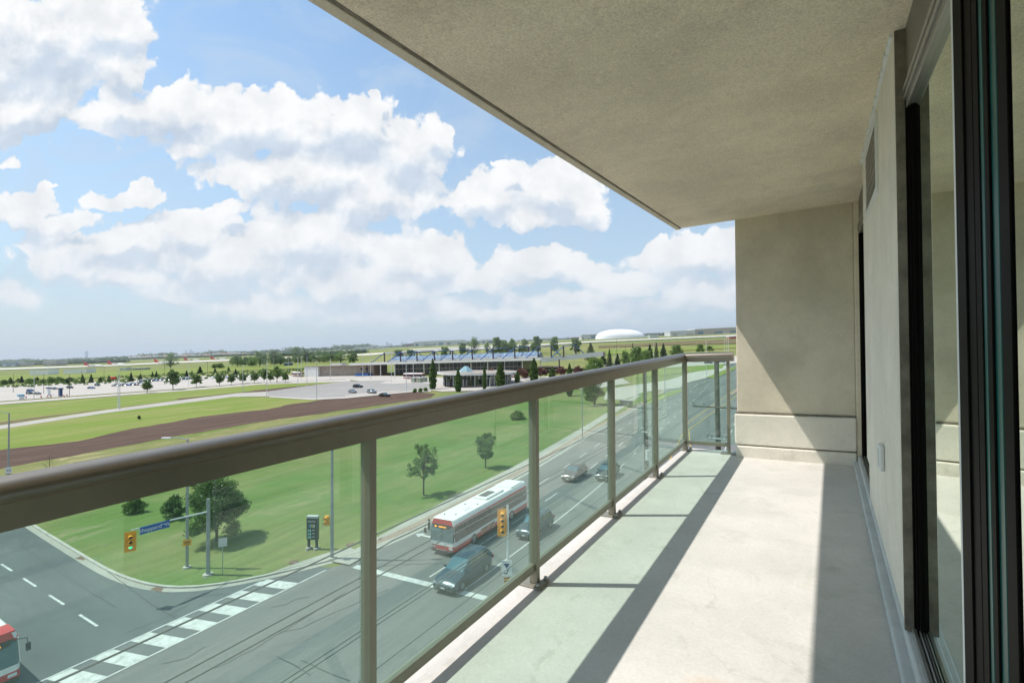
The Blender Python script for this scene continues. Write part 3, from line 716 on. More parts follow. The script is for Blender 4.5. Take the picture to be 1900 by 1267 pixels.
# tar cracks on the main road
bm = new()
for pts in ([(345, 1110), (405, 1103), (450, 1104)], [(500, 1128), (530, 1122), (548, 1112), (575, 1107)],
            [(520, 1172), (560, 1165), (640, 1128), (720, 1094)], [(560, 1225), (610, 1250), (650, 1262)], [(512, 1218), (545, 1234), (575, 1252)],
            [(120, 1003), (190, 1052), (262, 1108), (330, 1150)], [(40, 1012), (95, 1052), (150, 1088), (215, 1128)], [(230, 1175), (300, 1150), (352, 1120)], [(400, 1240), (470, 1205), (560, 1150), (640, 1100)], [(300, 1232), (345, 1222), (380, 1200)],
            [(680, 1052), (740, 1048), (800, 1046), (840, 1047)], [(1010, 962), (1040, 950), (1075, 946)]):
    q = resample(gpl(pts), .7); q = [(a + random.uniform(-.06, .06), b_ + random.uniform(-.06, .06)) for a, b_ in q]; stripe(bm, q, .05, .037)
obj('tar_cracks', bm, mat('crack_tar', (.04, .04, .04), .7), kind='structure')

# ================================================================= VEHICLES
def car_paint(name, col, metal=.35):
    return mat(name, col, .20, metal, var=.03, scale=2, spec=.55)
def lerp(a, b, t): return a + (b - a) * t
def prof_at(pts, y):
    for (a, va), (b, vb) in zip(pts[:-1], pts[1:]):
        if a <= y <= b: return lerp(va, vb, (y - a) / (b - a) if b > a else 0)
    return pts[-1][1] if y > pts[-1][0] else pts[0][1]
SHAPES = {
 # y from the nose (0) to the tail; belt height, top height, half width
 'minivan': dict(L=5.1, hw=.99, belt=[(0, .62), (.25, .82), (1.25, 1.05), (5.0, 1.12), (5.1, .95)], top=[(0, .64), (.25, .86), (1.25, 1.10), (2.25, 1.68), (3.2, 1.75), (4.6, 1.70), (4.95, 1.25), (5.1, .98)], cab=(1.25, 2.25, 4.62, 5.0), wh=(1.0, 4.05), wr=.34),
 'suv': dict(L=4.7, hw=.93, belt=[(0, .65), (.2, .86), (1.25, 1.05), (4.5, 1.10), (4.7, .9)], top=[(0, .67), (.2, .9), (1.25, 1.10), (2.0, 1.62), (2.8, 1.70), (4.1, 1.64), (4.55, 1.2), (4.7, .93)], cab=(1.25, 2.0, 4.15, 4.58), wh=(.92, 3.65), wr=.35),
 'sedan': dict(L=4.75, hw=.91, belt=[(0, .52), (.25, .70), (1.35, .90), (4.5, .96), (4.75, .75)], top=[(0, .54), (.25, .74), (1.35, .95), (2.15, 1.38), (2.8, 1.45), (3.4, 1.38), (4.15, 1.02), (4.6, .98), (4.75, .77)], cab=(1.35, 2.15, 3.4, 4.12), wh=(.92, 3.65), wr=.33),
}
def make_vehicle(name, kind, paint, label, group=None, detail=True, cat='car'):
    S = SHAPES[kind]; L, hw = S['L'], S['hw']; c0, c1, c2, c3 = S['cab']; wr = S['wr']
    root = thing(name, (0, 0, 0), label, cat, group=group)
    ys = sorted(set([0, .06, .2, .5, .9, c0, (c0 + c1) / 2, c1, (c1 + c2) / 2, lerp(c1, c2, .5) + .09, c2, c3, L - .06, L] + [w + d for w in S['wh'] for d in (-.42, -.3, 0, .3, .42)]))
    def sect(y, grow=0.0):
        b = prof_at(S['belt'], y); t = prof_at(S['top'], y)
        e = min(1, y / .5); e2 = min(1, (L - y) / .4); ew = hw * (.86 + .14 * math.sin(min(e, e2) * math.pi / 2)) + grow
        cabin = t > b + .1
        wt = ew * (.76 if cabin else .86)
        lo = .24
        for w in S['wh']:
            if abs(y - w) < .36: lo = .24 + math.sqrt(max(0, .38 ** 2 - (y - w) ** 2)) * 1.15
        return [(ew * .93, lo), (ew, max(.46, lo + .03)), (ew * 1.0, b - .12), (ew * .965, b), (lerp(ew * .965, wt, .96), t - .03), (wt * .85, t + (grow if cabin else grow)), (0, t + .035 + grow)]
    bm = new(); rings = []
    for y in ys:
        s = sect(y); rings.append([bm.verts.new((x, y, z)) for x, z in s] + [bm.verts.new((-x, y, z)) for x, z in s[-2::-1]])
    for a, b in zip(rings[:-1], rings[1:]):
        for i in range(len(a) - 1): bm.faces.new((a[i], a[i + 1], b[i + 1], b[i]))
    bm.faces.new(rings[0]); bm.faces.new(rings[-1][::-1])
    for a, b in zip(rings[:-1], rings[1:]):
        try: bm.faces.new((a[0], b[0], b[-1], a[-1]))
        except Exception: pass
    body = obj('body', bm, paint, root, smooth=42)
    def pane(nm, y0, y1, lo, hi, m, n_=3):
        for side in (1, -1):
            b_ = new(); prev = None
            for k_ in range(n_ + 1):
                y = lerp(y0, y1, k_ / n_); s = sect(y, .006); (xa, za), (xb, zb) = s[3], s[4]
                q = [b_.verts.new((side * lerp(xa, xb, lo), y, lerp(za, zb, lo))), b_.verts.new((side * lerp(xa, xb, hi), y, lerp(za, zb, hi)))]
                if prev: b_.faces.new((prev[0], prev[1], q[1], q[0]) if side > 0 else (prev[0], q[0], q[1], prev[1]))
                prev = q
            KEEP.add(id(b_)); obj(nm, b_, m, root)
    mid = lerp(c1, c2, .48)
    pane('side_window', c0 + (c1 - c0) * .55, mid - .05, .1, .90, cglass, 4); pane('side_window', mid + .05, c2 + (c3 - c2) * .25, .1, .90, cglass, 4)
    def slope(nm, ya, yb, m, w=.84):
        b_ = new(); prev = None
        for k_ in range(5):
            y = lerp(ya, yb, k_ / 4); s = sect(y); t = s[6][1]; x = s[4][0] * w
            q = [b_.verts.new((-x, y, s[5][1] + .012)), b_.verts.new((0, y, t + .012)), b_.verts.new((x, y, s[5][1] + .012))]
            if prev: b_.faces.new((prev[0], prev[1], q[1], q[0])); b_.faces.new((prev[1], prev[2], q[2], q[1]))
            prev = q
        obj(nm, b_, m, root)
    slope('windshield', c0 + .06, c1 - .05, wshield, .96); slope('rear_window', c2 + .08, c3 - .05, cglass)
    whm = None
    for i, (sx, wy) in enumerate([(1, S['wh'][0]), (-1, S['wh'][0]), (1, S['wh'][1]), (-1, S['wh'][1])]):
        b_ = new(); tube(b_, [(sx * (hw - .23), wy, wr), (sx * (hw - .005), wy, wr)], wr, 20)
        w_ = obj('wheel', b_, rubber, root, smooth=40)
        b_ = new(); tube(b_, [(sx * (hw - .02), wy, wr), (sx * (hw + .004), wy, wr)], [wr * .62, wr * .58], 14); obj('rim', b_, rim, w_)
    if detail:
        for sx in (1, -1):
            b_ = new(); z = prof_at(S['belt'], .2) - .10
            hexa(b_, [(sx * hw * .55, -.005, z - .08), (sx * hw * .93, .12, z - .07), (sx * hw * .955, .34, z - .02), (sx * hw * .6, .2, z - .04), (sx * hw * .55, .01, z + .05), (sx * hw * .91, .14, z + .06), (sx * hw * .93, .40, z + .10), (sx * hw * .6, .2, z + .09)])
            obj('headlight', b_, lampglass, root, bevel=.01)
            b_ = new(); box(b_, *sorted((sx * (hw - .10), sx * (hw - .02))), L - .06, L + .012, .74, .96); obj('tail_light', b_, red, root)
            b_ = new(); zz = prof_at(S['belt'], c0 + .5) + .04
            obox(b_, (sx * (hw + .09), c0 + .48, zz), Matrix.Identity(3), .10, .05, .07); obj('mirror', b_, paint, root, bevel=.02)
        z = prof_at(S['belt'], .1) - .16
        b_ = new(); box(b_, -hw * .5, hw * .5, -.018, .05, z - .10, z + .06); g_ = obj('grille', b_, black, root, bevel=.008)
        b_ = new(); box(b_, -hw * .5, hw * .5, -.026, -.016, z + .02, z + .045); box(b_, -hw * .48, hw * .48, -.026, -.016, z - .06, z - .04); obj('grille_bar', b_, rim, g_)
        b_ = new(); box(b_, -hw * .8, hw * .8, -.03, .08, .26, .38); obj('bumper', b_, black, root, bevel=.03)
        b_ = new(); box(b_, -.16, .16, -.045, -.03, .42, .52); obj('licence_plate', b_, plate_m, root)
        if kind != 'sedan':
            for sx in (1, -1): b_ = new(); tube(b_, [(sx * hw * .62, c1 + .1, prof_at(S['top'], c1 + .1) + .05), (sx * hw * .62, c2 - .1, prof_at(S['top'], c2 - .1) + .05)], .018, 6); obj('roof_rail', b_, rim, root)
    return root
def place(o, x, y, rz, z=.045):
    o.location = (x, y, G(x, y) + z)
    nrm = Vector((-AX, -AY, 1)).normalized()
    o.rotation_euler = (Vector((0, 0, 1)).rotation_difference(nrm).to_matrix() @ Matrix.Rotation(rz, 3, 'Z')).to_euler()
    return o
navy = car_paint('slate_blue_paint', (.055, .085, .11)); greyc = car_paint('mid_grey_paint', (.22, .23, .235)); charcoal = car_paint('charcoal_paint', (.03, .035, .04))
silver = car_paint('silver_paint', (.42, .43, .44), .6); whitec = car_paint('white_car_paint', (.72, .72, .72), 0); blackc = car_paint('black_paint', (.012, .013, .015)); redc = car_paint('red_paint', (.5, .02, .02), 0); bluec = car_paint('blue_paint', (.03, .07, .2)); beigec = car_paint('warm_grey_paint', (.13, .12, .11))
van = make_vehicle('minivan', 'minivan', navy, 'slate blue minivan crossing the white stop line at the junction', cat='minivan')
place(van, -23.9, 28.3, math.radians(3)); van.scale = (1.03, 1.06, 1.04)
QS = gp(970, 997, .3)
for nm, pnt, lab, x, y in (('approaching_suv', beigec, 'warm grey suv approaching in the middle lane, further up the road', -28.3, 57.5), ('dark_suv', charcoal, 'charcoal suv abreast of the warm grey suv up the road', -24.6, 59.5), ('queued_suv', navy, 'slate blue suv queued behind the minivan, partly behind the railing post', QS.x + .1, QS.y)):
    s = make_vehicle('suv', 'suv', pnt, lab, cat='suv'); place(s, x, y, math.radians(2))

# ---- city bus
def make_bus(label, full=True):
    root = thing('city_bus', (0, 0, 0), label, 'bus'); L, hw, H = 12.2, 1.29, 3.02
    paintmats = [white, red, cglass, black]
    bm = new()
    # cross-section rows: z levels with material of the band above
    rows = [(.32, 3), (.42, 1), (.86, 0), (1.22, 2), (2.45, 1), (2.60, 0), (2.86, 0), (3.02, 0)]
    ys = [0, .05, .25] + [.25 + i * .95 for i in range(1, 12)] + [11.9, 12.14, 12.2]
    def halfw(y, z):
        e = 1 - .05 * (1 - min(1, y / .25)) ** 2 * 3 - .03 * (1 - min(1, (L - y) / .3)) * 2
        t = 1 if z < 2.6 else 1 - (z - 2.6) / .42 * (z - 2.6) / .42 * .16
        return hw * e * t
    def yo(y, z):           # the front leans back above the waist
        return y + (max(0, z - 1.15) * .10 if y < 1.2 else 0) * (1 - min(1, y / 1.2))
    rings = []
    for y in ys:
        rings.append(([bm.verts.new((halfw(y, z), yo(y, z), z)) for z, _ in rows], [bm.verts.new((-halfw(y, z), yo(y, z), z)) for z, _ in rows]))
    for (a, a2), (b, b2) in zip(rings[:-1], rings[1:]):
        for i in range(len(rows) - 1):
            mi = rows[i][1]
            bm.faces.new((a[i], a[i + 1], b[i + 1], b[i])).material_index = mi
            bm.faces.new((a2[i], b2[i], b2[i + 1], a2[i + 1])).material_index = mi
        bm.faces.new((a[-1], a2[-1], b2[-1], b[-1])).material_index = 0
    fmat = [3, 1, 0, 2, 2, 1, 1]
    a, a2 = rings[0]
    for i in range(len(rows) - 1): bm.faces.new((a[i], a2[i], a2[i + 1], a[i + 1])).material_index = fmat[i]
    a, a2 = rings[-1]
    for i in range(len(rows) - 1): bm.faces.new((a[i], a[i + 1], a2[i + 1], a2[i])).material_index = [3, 1, 1, 0, 0, 1, 1][i]
    obj('body', bm, paintmats, root, smooth=30)
    bm = new(); box(bm, -hw * .93, hw * .93, .01, .055, 1.18, 2.42)
    ws = obj('windshield', bm, wshield, root, bevel=.05); ws.rotation_euler = (math.radians(-5.5), 0, 0); ws.location = (0, -.16, .02)
    bm = new(); box(bm, -.025, .025, -.01, .01, 1.2, 2.4); o_ = obj('windshield_divider', bm, black, ws)
    for sx in (1, -1):
        bm = new()
        tube(bm, [(sx * (hw - .02), -.02 + .15, 1.2), (sx * (hw - .05), .16, 2.62)], .035, 6); obj('corner_pillar', bm, white, root)
        bm = new(); tube(bm, [(sx * (hw - .1), .1, 2.5), (sx * (hw + .25), -.18, 2.5), (sx * (hw + .28), -.22, 2.2)], .022, 6); mm = obj('mirror_arm', bm, black, root)
        bm = new(); obox(bm, (sx * (hw + .28), -.22, 2.0), Matrix.Identity(3), .11, .05, .22); obj('mirror', bm, black, mm, bevel=.03)
        bm = new(); box(bm, *sorted((sx * .72, sx * 1.12)), -.035, .03, .58, .78); obj('headlight', bm, lampglass, root, bevel=.03)
    # destination sign and dark band under the red cap
    bm = new(); box(bm, -.9, .9, .02, .08, 2.30, 2.56); ds = obj('destination_sign', bm, black, root); 
    am = mat('amber_display', (.9, .35, .02), .5, emit=((1, .35, .03), 1.5), var=0)
    text('display_text', '84', .22, am, ds, (-.6, .008, 2.43), (math.pi / 2, 0, 0))
    text('display_text', 'SHEPPARD', .17, am, ds, (.12, .008, 2.43), (math.pi / 2, 0, 0))
    bm = new(); box(bm, -.30, .30, -.03, .02, .90, 1.10); obj('licence_plate', bm, plate_m, root)
    # bike rack
    bm = new()
    for sx in (-.45, .45): tube(bm, [(sx, -.02, .45), (sx, -.12, .5), (sx * 1.0, -.16, 1.12), (sx * .7, -.16, 1.15)], .022, 6)
    for z in (.55, .95): tube(bm, [(-.5, -.15, z), (.5, -.15, z)], .018, 6)
    obj('bike_rack', bm, rim, root)
    bm = new(); box(bm, -hw * .9, hw * .9, -.06, .05, .30, .50); obj('bumper', bm, black, root, bevel=.04)
    # side window mullions, doors on the kerb side
    for i in range(1, 10):
        for sx in (1, -1):
            bm = new(); y = .9 + i * 1.12; box(bm, *sorted((sx * (hw - .01), sx * (hw + .006))), y, y + .05, 1.24, 2.44); obj('window_bar', bm, black, root)
    for y in (.55, 6.2):
        bm = new(); box(bm, -hw - .012, -hw + .02, y, y + 1.15, .42, 2.45); dd = obj('door', bm, cglass, root, bevel=.01)
        bm = new(); box(bm, -hw - .02, -hw - .005, y + .55, y + .6, .42, 2.45); obj('door_bar', bm, black, dd)
    for sx in (1, -1):
        for wy in (2.75, 9.0):
            bm = new(); tube(bm, [(sx * (hw - .32), wy, .5), (sx * (hw + .008), wy, .5)], .5, 22); w_ = obj('wheel', bm, rubber, root, smooth=40)
            bm = new(); tube(bm, [(sx * (hw - .0), wy, .5), (sx * (hw + .016), wy, .5)], .28, 16); obj('rim', bm, rim, w_)
        bm = new(); box(bm, *sorted((sx * (hw + .001), sx * (hw + .009))), 3.8, 6.0, .52, 1.05); obj('advert_panel', bm, mat('advert_print', (.32, .12, .08), .5, var=.7, scale=1.6, dirt=((.5, .45, .2), 1.2, .9)), root)
        bm = new(); box(bm, *sorted((sx * (hw * .9), sx * (hw + .004))), .3, 11.9, 2.60, 2.66); obj('cantrail', bm, red, root)
    bm = new(); box(bm, -.78, .78, 5.6, 8.6, 3.0, 3.22); ac = obj('roof_unit', bm, white, root, bevel=.09)
    bm = new(); box(bm, -.45, .45, 5.95, 7.6, 3.215, 3.235); gr = obj('roof_grille', bm, cglass, ac)
    bm = new()
    for i in range(9): box(bm, -.43, .43, 6.0 + i * .18, 6.03 + i * .18, 3.235, 3.245)
    obj('grille_bar', bm, greyf, gr)
    bm = new(); box(bm, -.5, .5, 2.6, 3.5, 3.01, 3.07); obj('roof_hatch', bm, white, root, bevel=.02)
    bm = new()
    for x_, y_ in ((-.6, 1.2), (.4, 1.5), (.6, 4.4), (-.5, 4.0)): tube(bm, [(x_, y_, 3.0), (x_, y_, 3.08)], .06, 8)
    obj('roof_vent', bm, black, root)
    bm = new(); box(bm, -1.0, 1.0, 9.6, 11.8, 3.0, 3.14); obj('engine_cover', bm, white, root, bevel=.05)
    return root
bus = make_bus('red and white city bus waiting at the junction behind the green glass')
place(bus, -28.35, 33.5, math.radians(2.4)); bus.scale = (1, 1.07, 1)
bus2 = copy_tree(bus); bus2['label'] = 'red and white bus nosing in at the bottom left corner of the photo'
pq = gp(43, 1182, 2.7); place(bus2, pq.x - .3, pq.y - 1.25, math.radians(90), .05); bus2.scale = (1, 1, 1)
bm = new(); box(bm, -1.16, 1.16, .12, 1.5, 2.96, 3.045); obj('roof_cap', bm, red, bus2, bevel=.03)
for ch in list(bus2.children):
    if ch.name.startswith('bike_rack'): bpy.data.objects.remove(ch)
for lab, px_, py_, rz in (('red and white bus parked under the station canopy behind the tall cypress', 787, 703, 95), ('red and white bus parked among the red leaved trees by the station', 962, 701, 92),
                          ('red and white bus on the far forecourt, left of the long low wall', 560, 699, 80), ('white bus at the right end of the station canopy', 1040, 690, 95)):
    b_ = copy_tree(bus); b_['label'] = lab; p = gp(px_, py_); place(b_, p.x, p.y, math.radians(rz), .2)
    b_['group'] = 'buses at the station'
# ---- cars in the car parks
protos = {}
def parked(px_, py_, kind, paint, rz, lab, group, cat='car'):
    key = (kind, paint.name); p = gp(px_, py_)
    if key not in protos:
        o = make_vehicle('parked_car', kind, paint, lab, group, detail=False, cat=cat); protos[key] = o
    else:
        o = copy_tree(protos[key])
    o['label'] = lab; o['group'] = group; o['category'] = cat; place(o, p.x, p.y, math.radians(rz), .2); return o
g1 = 'cars in the small pick-up lot'
parked(672, 720, 'suv', blackc, 100, 'black suv at the back of the pick-up lot', g1); parked(659, 730, 'sedan', greyc, 75, 'mid grey sedan leftmost in the pick-up lot', g1)
parked(696, 731, 'suv', greyc, 80, 'mid grey suv in the middle of the pick-up lot', g1); parked(722, 737, 'sedan', blackc, 88, 'black sedan at the kerb beside the brown soil', g1)
g2 = 'cars in the big car park'
cols = [silver, charcoal, whitec, blackc, greyc, bluec]; cn = {'silver_paint': 'silver', 'charcoal_paint': 'charcoal', 'white_car_paint': 'white', 'black_paint': 'black', 'mid_grey_paint': 'grey', 'blue_paint': 'blue'}
row = [(58, 732), (74, 732.5), (62, 727)] + [(104, 723), (134, 721), (175, 721.5), (184, 716.5)]
lbl = ['nearest the drive by the blue box', 'nearest the drive beside the dark lamp pole', 'behind the pair nearest the drive', 'alone in the open left part of the lot', 'alone left of the middle of the lot', 'facing out in the empty middle of the lot', 'parked behind the one facing out mid-lot']
for i, ((a, b_), l_) in enumerate(zip(row, lbl)): parked(a, b_, 'sedan' if i % 2 else 'suv', cols[(i * 2 + 1) % 6], 95 + 7 * (i % 3), '%s car %s' % (cn[cols[(i * 2 + 1) % 6].name], l_), g2)
for i in range(9): c_ = cols[(i * 5 + 3) % 6]; parked(209 + i * 7.2, 717.5 - i * .35, 'sedan' if i % 2 else 'suv', c_, 30, '%s car in the front row of the car park, %s' % (cn[c_.name], ORD[i]), 'front row of parked cars')
for i in range(12): c_ = cols[(i * 4 + 1 + i // 5) % 6]; parked(256 + i * 8.0, 709.5 - i * .42, 'suv' if i % 3 else 'sedan', c_, 30, '%s car in the middle row of the car park, %s' % (cn[c_.name], ORD[i]), 'middle row of parked cars')
for i in range(10): c_ = cols[(i * 3 + 2 + i // 4) % 6]; parked(392 + i * 10, 702.8 - i * .42, 'sedan' if i % 3 else 'suv', c_, 28, '%s car in the far right row of the car park, %s' % (cn[c_.name], ORD[i]), 'far right row of parked cars')
for i, (a, b_, c_, l_) in enumerate([(1133, 681, silver, 'silver car half hidden behind the evergreens'), (1150, 679, greyc, 'grey car right of the evergreens by the road'), (1262, 674, whitec, 'white car seen just under the corner of the handrail'), (1298, 672, redc, 'bright red car under the short end rail'),
                                  (1322, 675, charcoal, 'charcoal car left of the wooden pole, under the end rail'), (1332, 673, silver, 'silver car just right of the wooden pole top'), (1346, 673, bluec, 'blue car beside the end rail post')]):
    parked(a, b_, 'suv' if i % 2 else 'sedan', c_, 80, l_, 'cars in the lot beside the road')
# box trailer and red coach in the car park
def trailer(px_, py_, L, H, m, label, cat, rz):
    p = gp(px_, py_); r_ = thing('box_trailer', (0, 0, 0), label, cat); place(r_, p.x, p.y, math.radians(rz), .2)
    bm = new(); box(bm, -1.25, 1.25, 0, L, .9, H); obj('box_body', bm, m, r_, bevel=.06)
    bm = new()
    for y in (.8, L - 2.2, L - 1.1):
        for sx in (-1, 1): tube(bm, [(sx * .9, y, .5), (sx * 1.25, y, .5)], .5, 12)
    obj('wheels', bm, rubber, r_); bm = new(); box(bm, -1.0, 1.0, .2, L - .2, .7, .9); obj('chassis', bm, black, r_)
trailer(322, 706, 9, 3.8, white, 'white box trailer behind the middle row of parked cars', 'trailer', 88)
trailer(212, 706, 9, 3.0, redc, 'red box trailer at the back edge of the car park', 'trailer', 86)

# ================================================================= TREES
LM = {'deep': leaf_mat('deep_green_leaves', (0.070, 0.150, 0.036), (0.19, 0.29, 0.075)), 'mid': leaf_mat('mid_green_leaves', (.095, .195, .042), (.22, .33, .085)),
      'bright': leaf_mat('bright_green_leaves', (0.14, 0.245, 0.0385), (0.2625, 0.3762, 0.0788)), 'dark': leaf_mat('dark_evergreen_needles', (0.0224, 0.0544, 0.0224), (0.056, 0.0992, 0.0352)),
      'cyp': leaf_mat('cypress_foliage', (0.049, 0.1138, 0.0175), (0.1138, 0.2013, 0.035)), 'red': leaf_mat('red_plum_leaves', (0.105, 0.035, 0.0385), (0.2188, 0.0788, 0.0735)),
      'far': leaf_mat('distant_green_leaves', (0.0788, 0.1488, 0.0525), (0.1575, 0.2275, 0.0875)), 'yel': leaf_mat('yellowing_leaves', (.11, .13, .025), (.20, .18, .05))}
bark = mat('tree_bark', (.10, .08, .06), .95, var=.3, scale=8, bump=.4)
def leafmesh(pts, size, up=.35):
    n_ = len(pts); nr = rng.normal(size=(n_, 3)); nr[:, 2] += up; nr /= np.linalg.norm(nr, axis=1)[:, None]
    a = np.cross(nr, rng.normal(size=(n_, 3))); a /= np.linalg.norm(a, axis=1)[:, None]; b = np.cross(nr, a)
    s = (size * rng.uniform(.6, 1.3, n_))[:, None]
    v = np.stack([pts - a * s, pts - b * s * .55, pts + a * s, pts + b * s * .55], 1).reshape(-1, 3)
    f = np.arange(n_ * 4).reshape(-1, 4)
    me = bpy.data.meshes.new('leaves'); me.from_pydata(v.tolist(), [], f.tolist()); return me
def blob_pts(c, r, n_, shell=.5):
    d = rng.normal(size=(n_, 3)); d /= np.linalg.norm(d, axis=1)[:, None]
    rad = rng.uniform(shell, 1, n_) ** .6
    return np.array(c) + d * rad[:, None] * np.array(r)
def tree_proto(kind, H, Wd, nleaf, leaf, m, label='', seed=0):
    """build at the origin; returns the Empty"""
    rs = random.Random(seed); root = thing({'cypress': 'columnar_cypress', 'conifer': 'conifer', 'bush': 'bush', 'poplar': 'poplar_tree'}.get(kind, 'leafy_tree'), (0, 0, 0), label, 'bush' if kind == 'bush' else 'tree')
    tr = new(); P = []
    if kind == 'cypress':
        for i in range(26):
            t = (i + .5) / 26; w = Wd / 2 * math.sin(min(1, (t * .95 + .08)) * math.pi) ** .55 * (1.05 - t * .45)
            for k_ in range(5):
                a = rs.uniform(0, 6.28); P.append(blob_pts((math.cos(a) * w * .5, math.sin(a) * w * .5, .15 + t * H * .93), (w * .6, w * .6, H / 18), nleaf // 130))
        tube(tr, [(0, 0, 0), (0, 0, H * .9)], [Wd * .05, .02], 6)
    elif kind == 'conifer':
        tube(tr, [(0, 0, 0), (0, 0, H * .97)], [H * .018, .02], 6)
        n_ = 13
        for i in range(n_):
            t = i / n_; w = Wd / 2 * (1 - t) ** .85 * rs.uniform(.85, 1.1); z = H * (.06 + .92 * t); nb = max(4, int(9 * (1 - t)) + 3)
            for k_ in range(nb):
                a = k_ * 6.283 / nb + rs.uniform(-.3, .3) + i; l = w * rs.uniform(.75, 1.1)
                e = (math.cos(a) * l, math.sin(a) * l, z - l * .22); 
                if i < 8: tube(tr, [(0, 0, z), e], [.03, .01], 4)
                for q in (.4, .7, .95): P.append(blob_pts((e[0] * q, e[1] * q, z - l * .22 * q), (l * .28 + .05, l * .28 + .05, H / 30), max(3, int(nleaf / (n_ * 9 * 2.2)))))
    else:
        bz = {'bush': .03, 'young': .33, 'poplar': .08, 'round': .22, 'big': .10}[kind] * H
        nl = {'bush': 12, 'young': 15, 'poplar': 13, 'round': 14, 'big': 17}[kind]
        tw = {'bush': .02, 'young': .014, 'poplar': .015, 'round': .02, 'big': .022}[kind] * H
        tube(tr, [(0, 0, 0), (rs.uniform(-.05, .05), 0, bz), (rs.uniform(-.1, .1), rs.uniform(-.1, .1), H * .55), (0, 0, H * .88)], [tw * 1.2, tw, tw * .6, tw * .15], 7)
        for i in range(nl * 2):
            a = i * 2.4 + rs.uniform(-.3, .3); t = rs.uniform(0, 1); z0 = bz * .8 + t * H * .35
            hz_ = bz + (H - bz) * rs.uniform(.15, .93); k2 = (hz_ - bz) / (H - bz)
            env = {'bush': math.sin(math.pi * (.25 + .72 * k2)), 'young': math.sin(math.pi * (.18 + .72 * k2)), 'poplar': math.sin(math.pi * (.12 + .8 * k2)) ** .6, 'round': math.sin(math.pi * (.2 + .72 * k2)) ** .8, 'big': math.sin(math.pi * (.28 + .68 * k2)) ** .9}[kind]
            rr = Wd / 2 * env * rs.uniform(.35, .98); e = (math.cos(a) * rr, math.sin(a) * rr, hz_)
            tube(tr, [(0, 0, z0), (e[0] * .5, e[1] * .5, lerp(z0, hz_, .65)), e], [tw * .5, tw * .28, tw * .08], 5)
            for q in range(3):
                c = (e[0] * rs.uniform(.7, 1.08), e[1] * rs.uniform(.7, 1.08), hz_ + rs.uniform(-.06, .06) * H); r_ = Wd * rs.uniform(.08, .15) if kind != 'young' else Wd * rs.uniform(.05, .12)
                P.append(blob_pts(c, (r_, r_, r_ * .75), int(nleaf / (nl * 6) * rs.uniform(.5, 1.3)), .2))
        if kind in ('big', 'round', 'bush', 'poplar'):
            for i in range(nl): P.append(blob_pts((rs.uniform(-.2, .2) * Wd, rs.uniform(-.2, .2) * Wd, bz + (H - bz) * rs.uniform(.15, .8)), (Wd * .22, Wd * .22, H * .12), int(nleaf / nl * .35), .2))
    pts = np.concatenate(P); pts = pts[pts[:, 2] > .05]
    me = leafmesh(pts, leaf)
    obj('crown', me, m, root); obj('trunk', tr, bark, root)
    root['_H'] = H; root['_W'] = Wd
    return root
PT = {}
def plant(kind, v, px_, pb_, pt_, label, name=None, m=None, wpx=None, group=None, nleaf=1500, leaf=None, cat=None, rot=None):
    """a tree of variety (kind, v) with its foot at photo pixel (px, pb), top at pt, crown width wpx"""
    base = gp(px_, pb_, .1); H = top_h(base, px_, pt_); Wd = (wpx or 12) * mpp(base)
    key = (kind, v, m, nleaf)
    if key not in PT:
        o = tree_proto(kind, H, Wd, nleaf, leaf or max(.06, H / 40), LM[m], label, seed=len(PT) + 3); PT[key] = o; o['_h'] = 1
    else:
        o = copy_tree(PT[key])
    o.location = base; s = PT[key]
    o.scale = (Wd / s['_W'], Wd / s['_W'], H / s['_H']); o.rotation_euler = (0, 0, rot if rot is not None else random.uniform(0, 6.28))
    o['label'] = label
    if name: o.name = name
    if cat: o['category'] = cat
    if group: o['group'] = group
    return o
plant('big', 0, 402, 1003, 884, 'big bushy dark green tree on the corner lawn behind the signal mast', m='deep', wpx=122, nleaf=30000, leaf=.10)
plant('bush', 0, 322, 962, 921, 'medium dark bush on the lawn behind the street sign arm', m='deep', wpx=46, nleaf=4500, leaf=.12)
plant('bush', 1, 250, 951, 924, 'small dark bush on the lawn behind the hanging signal', m='deep', wpx=44, nleaf=3500, leaf=.11)
plant('bush', 1, 362, 905, 880, 'little bush just under the handrail left of the big bushy tree', m='mid', wpx=20, nleaf=3500)
plant('young', 0, 786, 918, 824, 'slender young tree with loose crown on the lawn, nearer the junction', m='mid', wpx=70, nleaf=7000, leaf=.11)
plant('round', 5, 901, 868, 804, 'compact young tree with dense crown on the lawn, further from the junction', m='mid', wpx=44, nleaf=9000, leaf=.10)
plant('bush', 1, 1103, 752, 664, 'large dark tree behind the glass beside the side drive', m='deep', wpx=50, nleaf=11000, leaf=.2)
plant('bush', 2, 960, 778, 763, 'low grey green hedge clump alone on the lawn', name='hedge_clump', m='mid', wpx=32, nleaf=5000, leaf=.12, cat='hedge')
plant('bush', 2, 258, 778, 771, 'small dark shrub alone on the green grass band', m='dark', wpx=8, nleaf=1500)
cyps = [(803, 722, 664, 17), (850, 727, 683, 14), (899, 724.5, 676, 10), (928.6, 718.6, 671, 20), (960, 712, 686, 12), (991, 708, 664, 19), (1025, 707, 679, 15), (1057, 735, 674, 16)]
for i, (a, b_, c_, w_) in enumerate(cyps):
    plant('cypress', i % 2, a, b_, c_, 'dark columnar cypress before the station, %s of the row' % ORD[i], m='cyp', wpx=w_, nleaf=6000, leaf=.28, group='columnar cypresses before the station')
reds = [(912, 706, 684, 24), (968, 702, 683, 22), (1003, 702, 682, 26), (1042, 700, 681, 20), (1073, 697, 679, 18), (975, 706, 688, 16)]
for i, (a, b_, c_, w_) in enumerate(sorted(reds)):
    plant('round', 7, a, b_, c_, 'purple red leaved tree in front of the station, %s' % ORD[i], m='red', wpx=w_, nleaf=2200, leaf=.35, group='red leaved trees in front of the station')
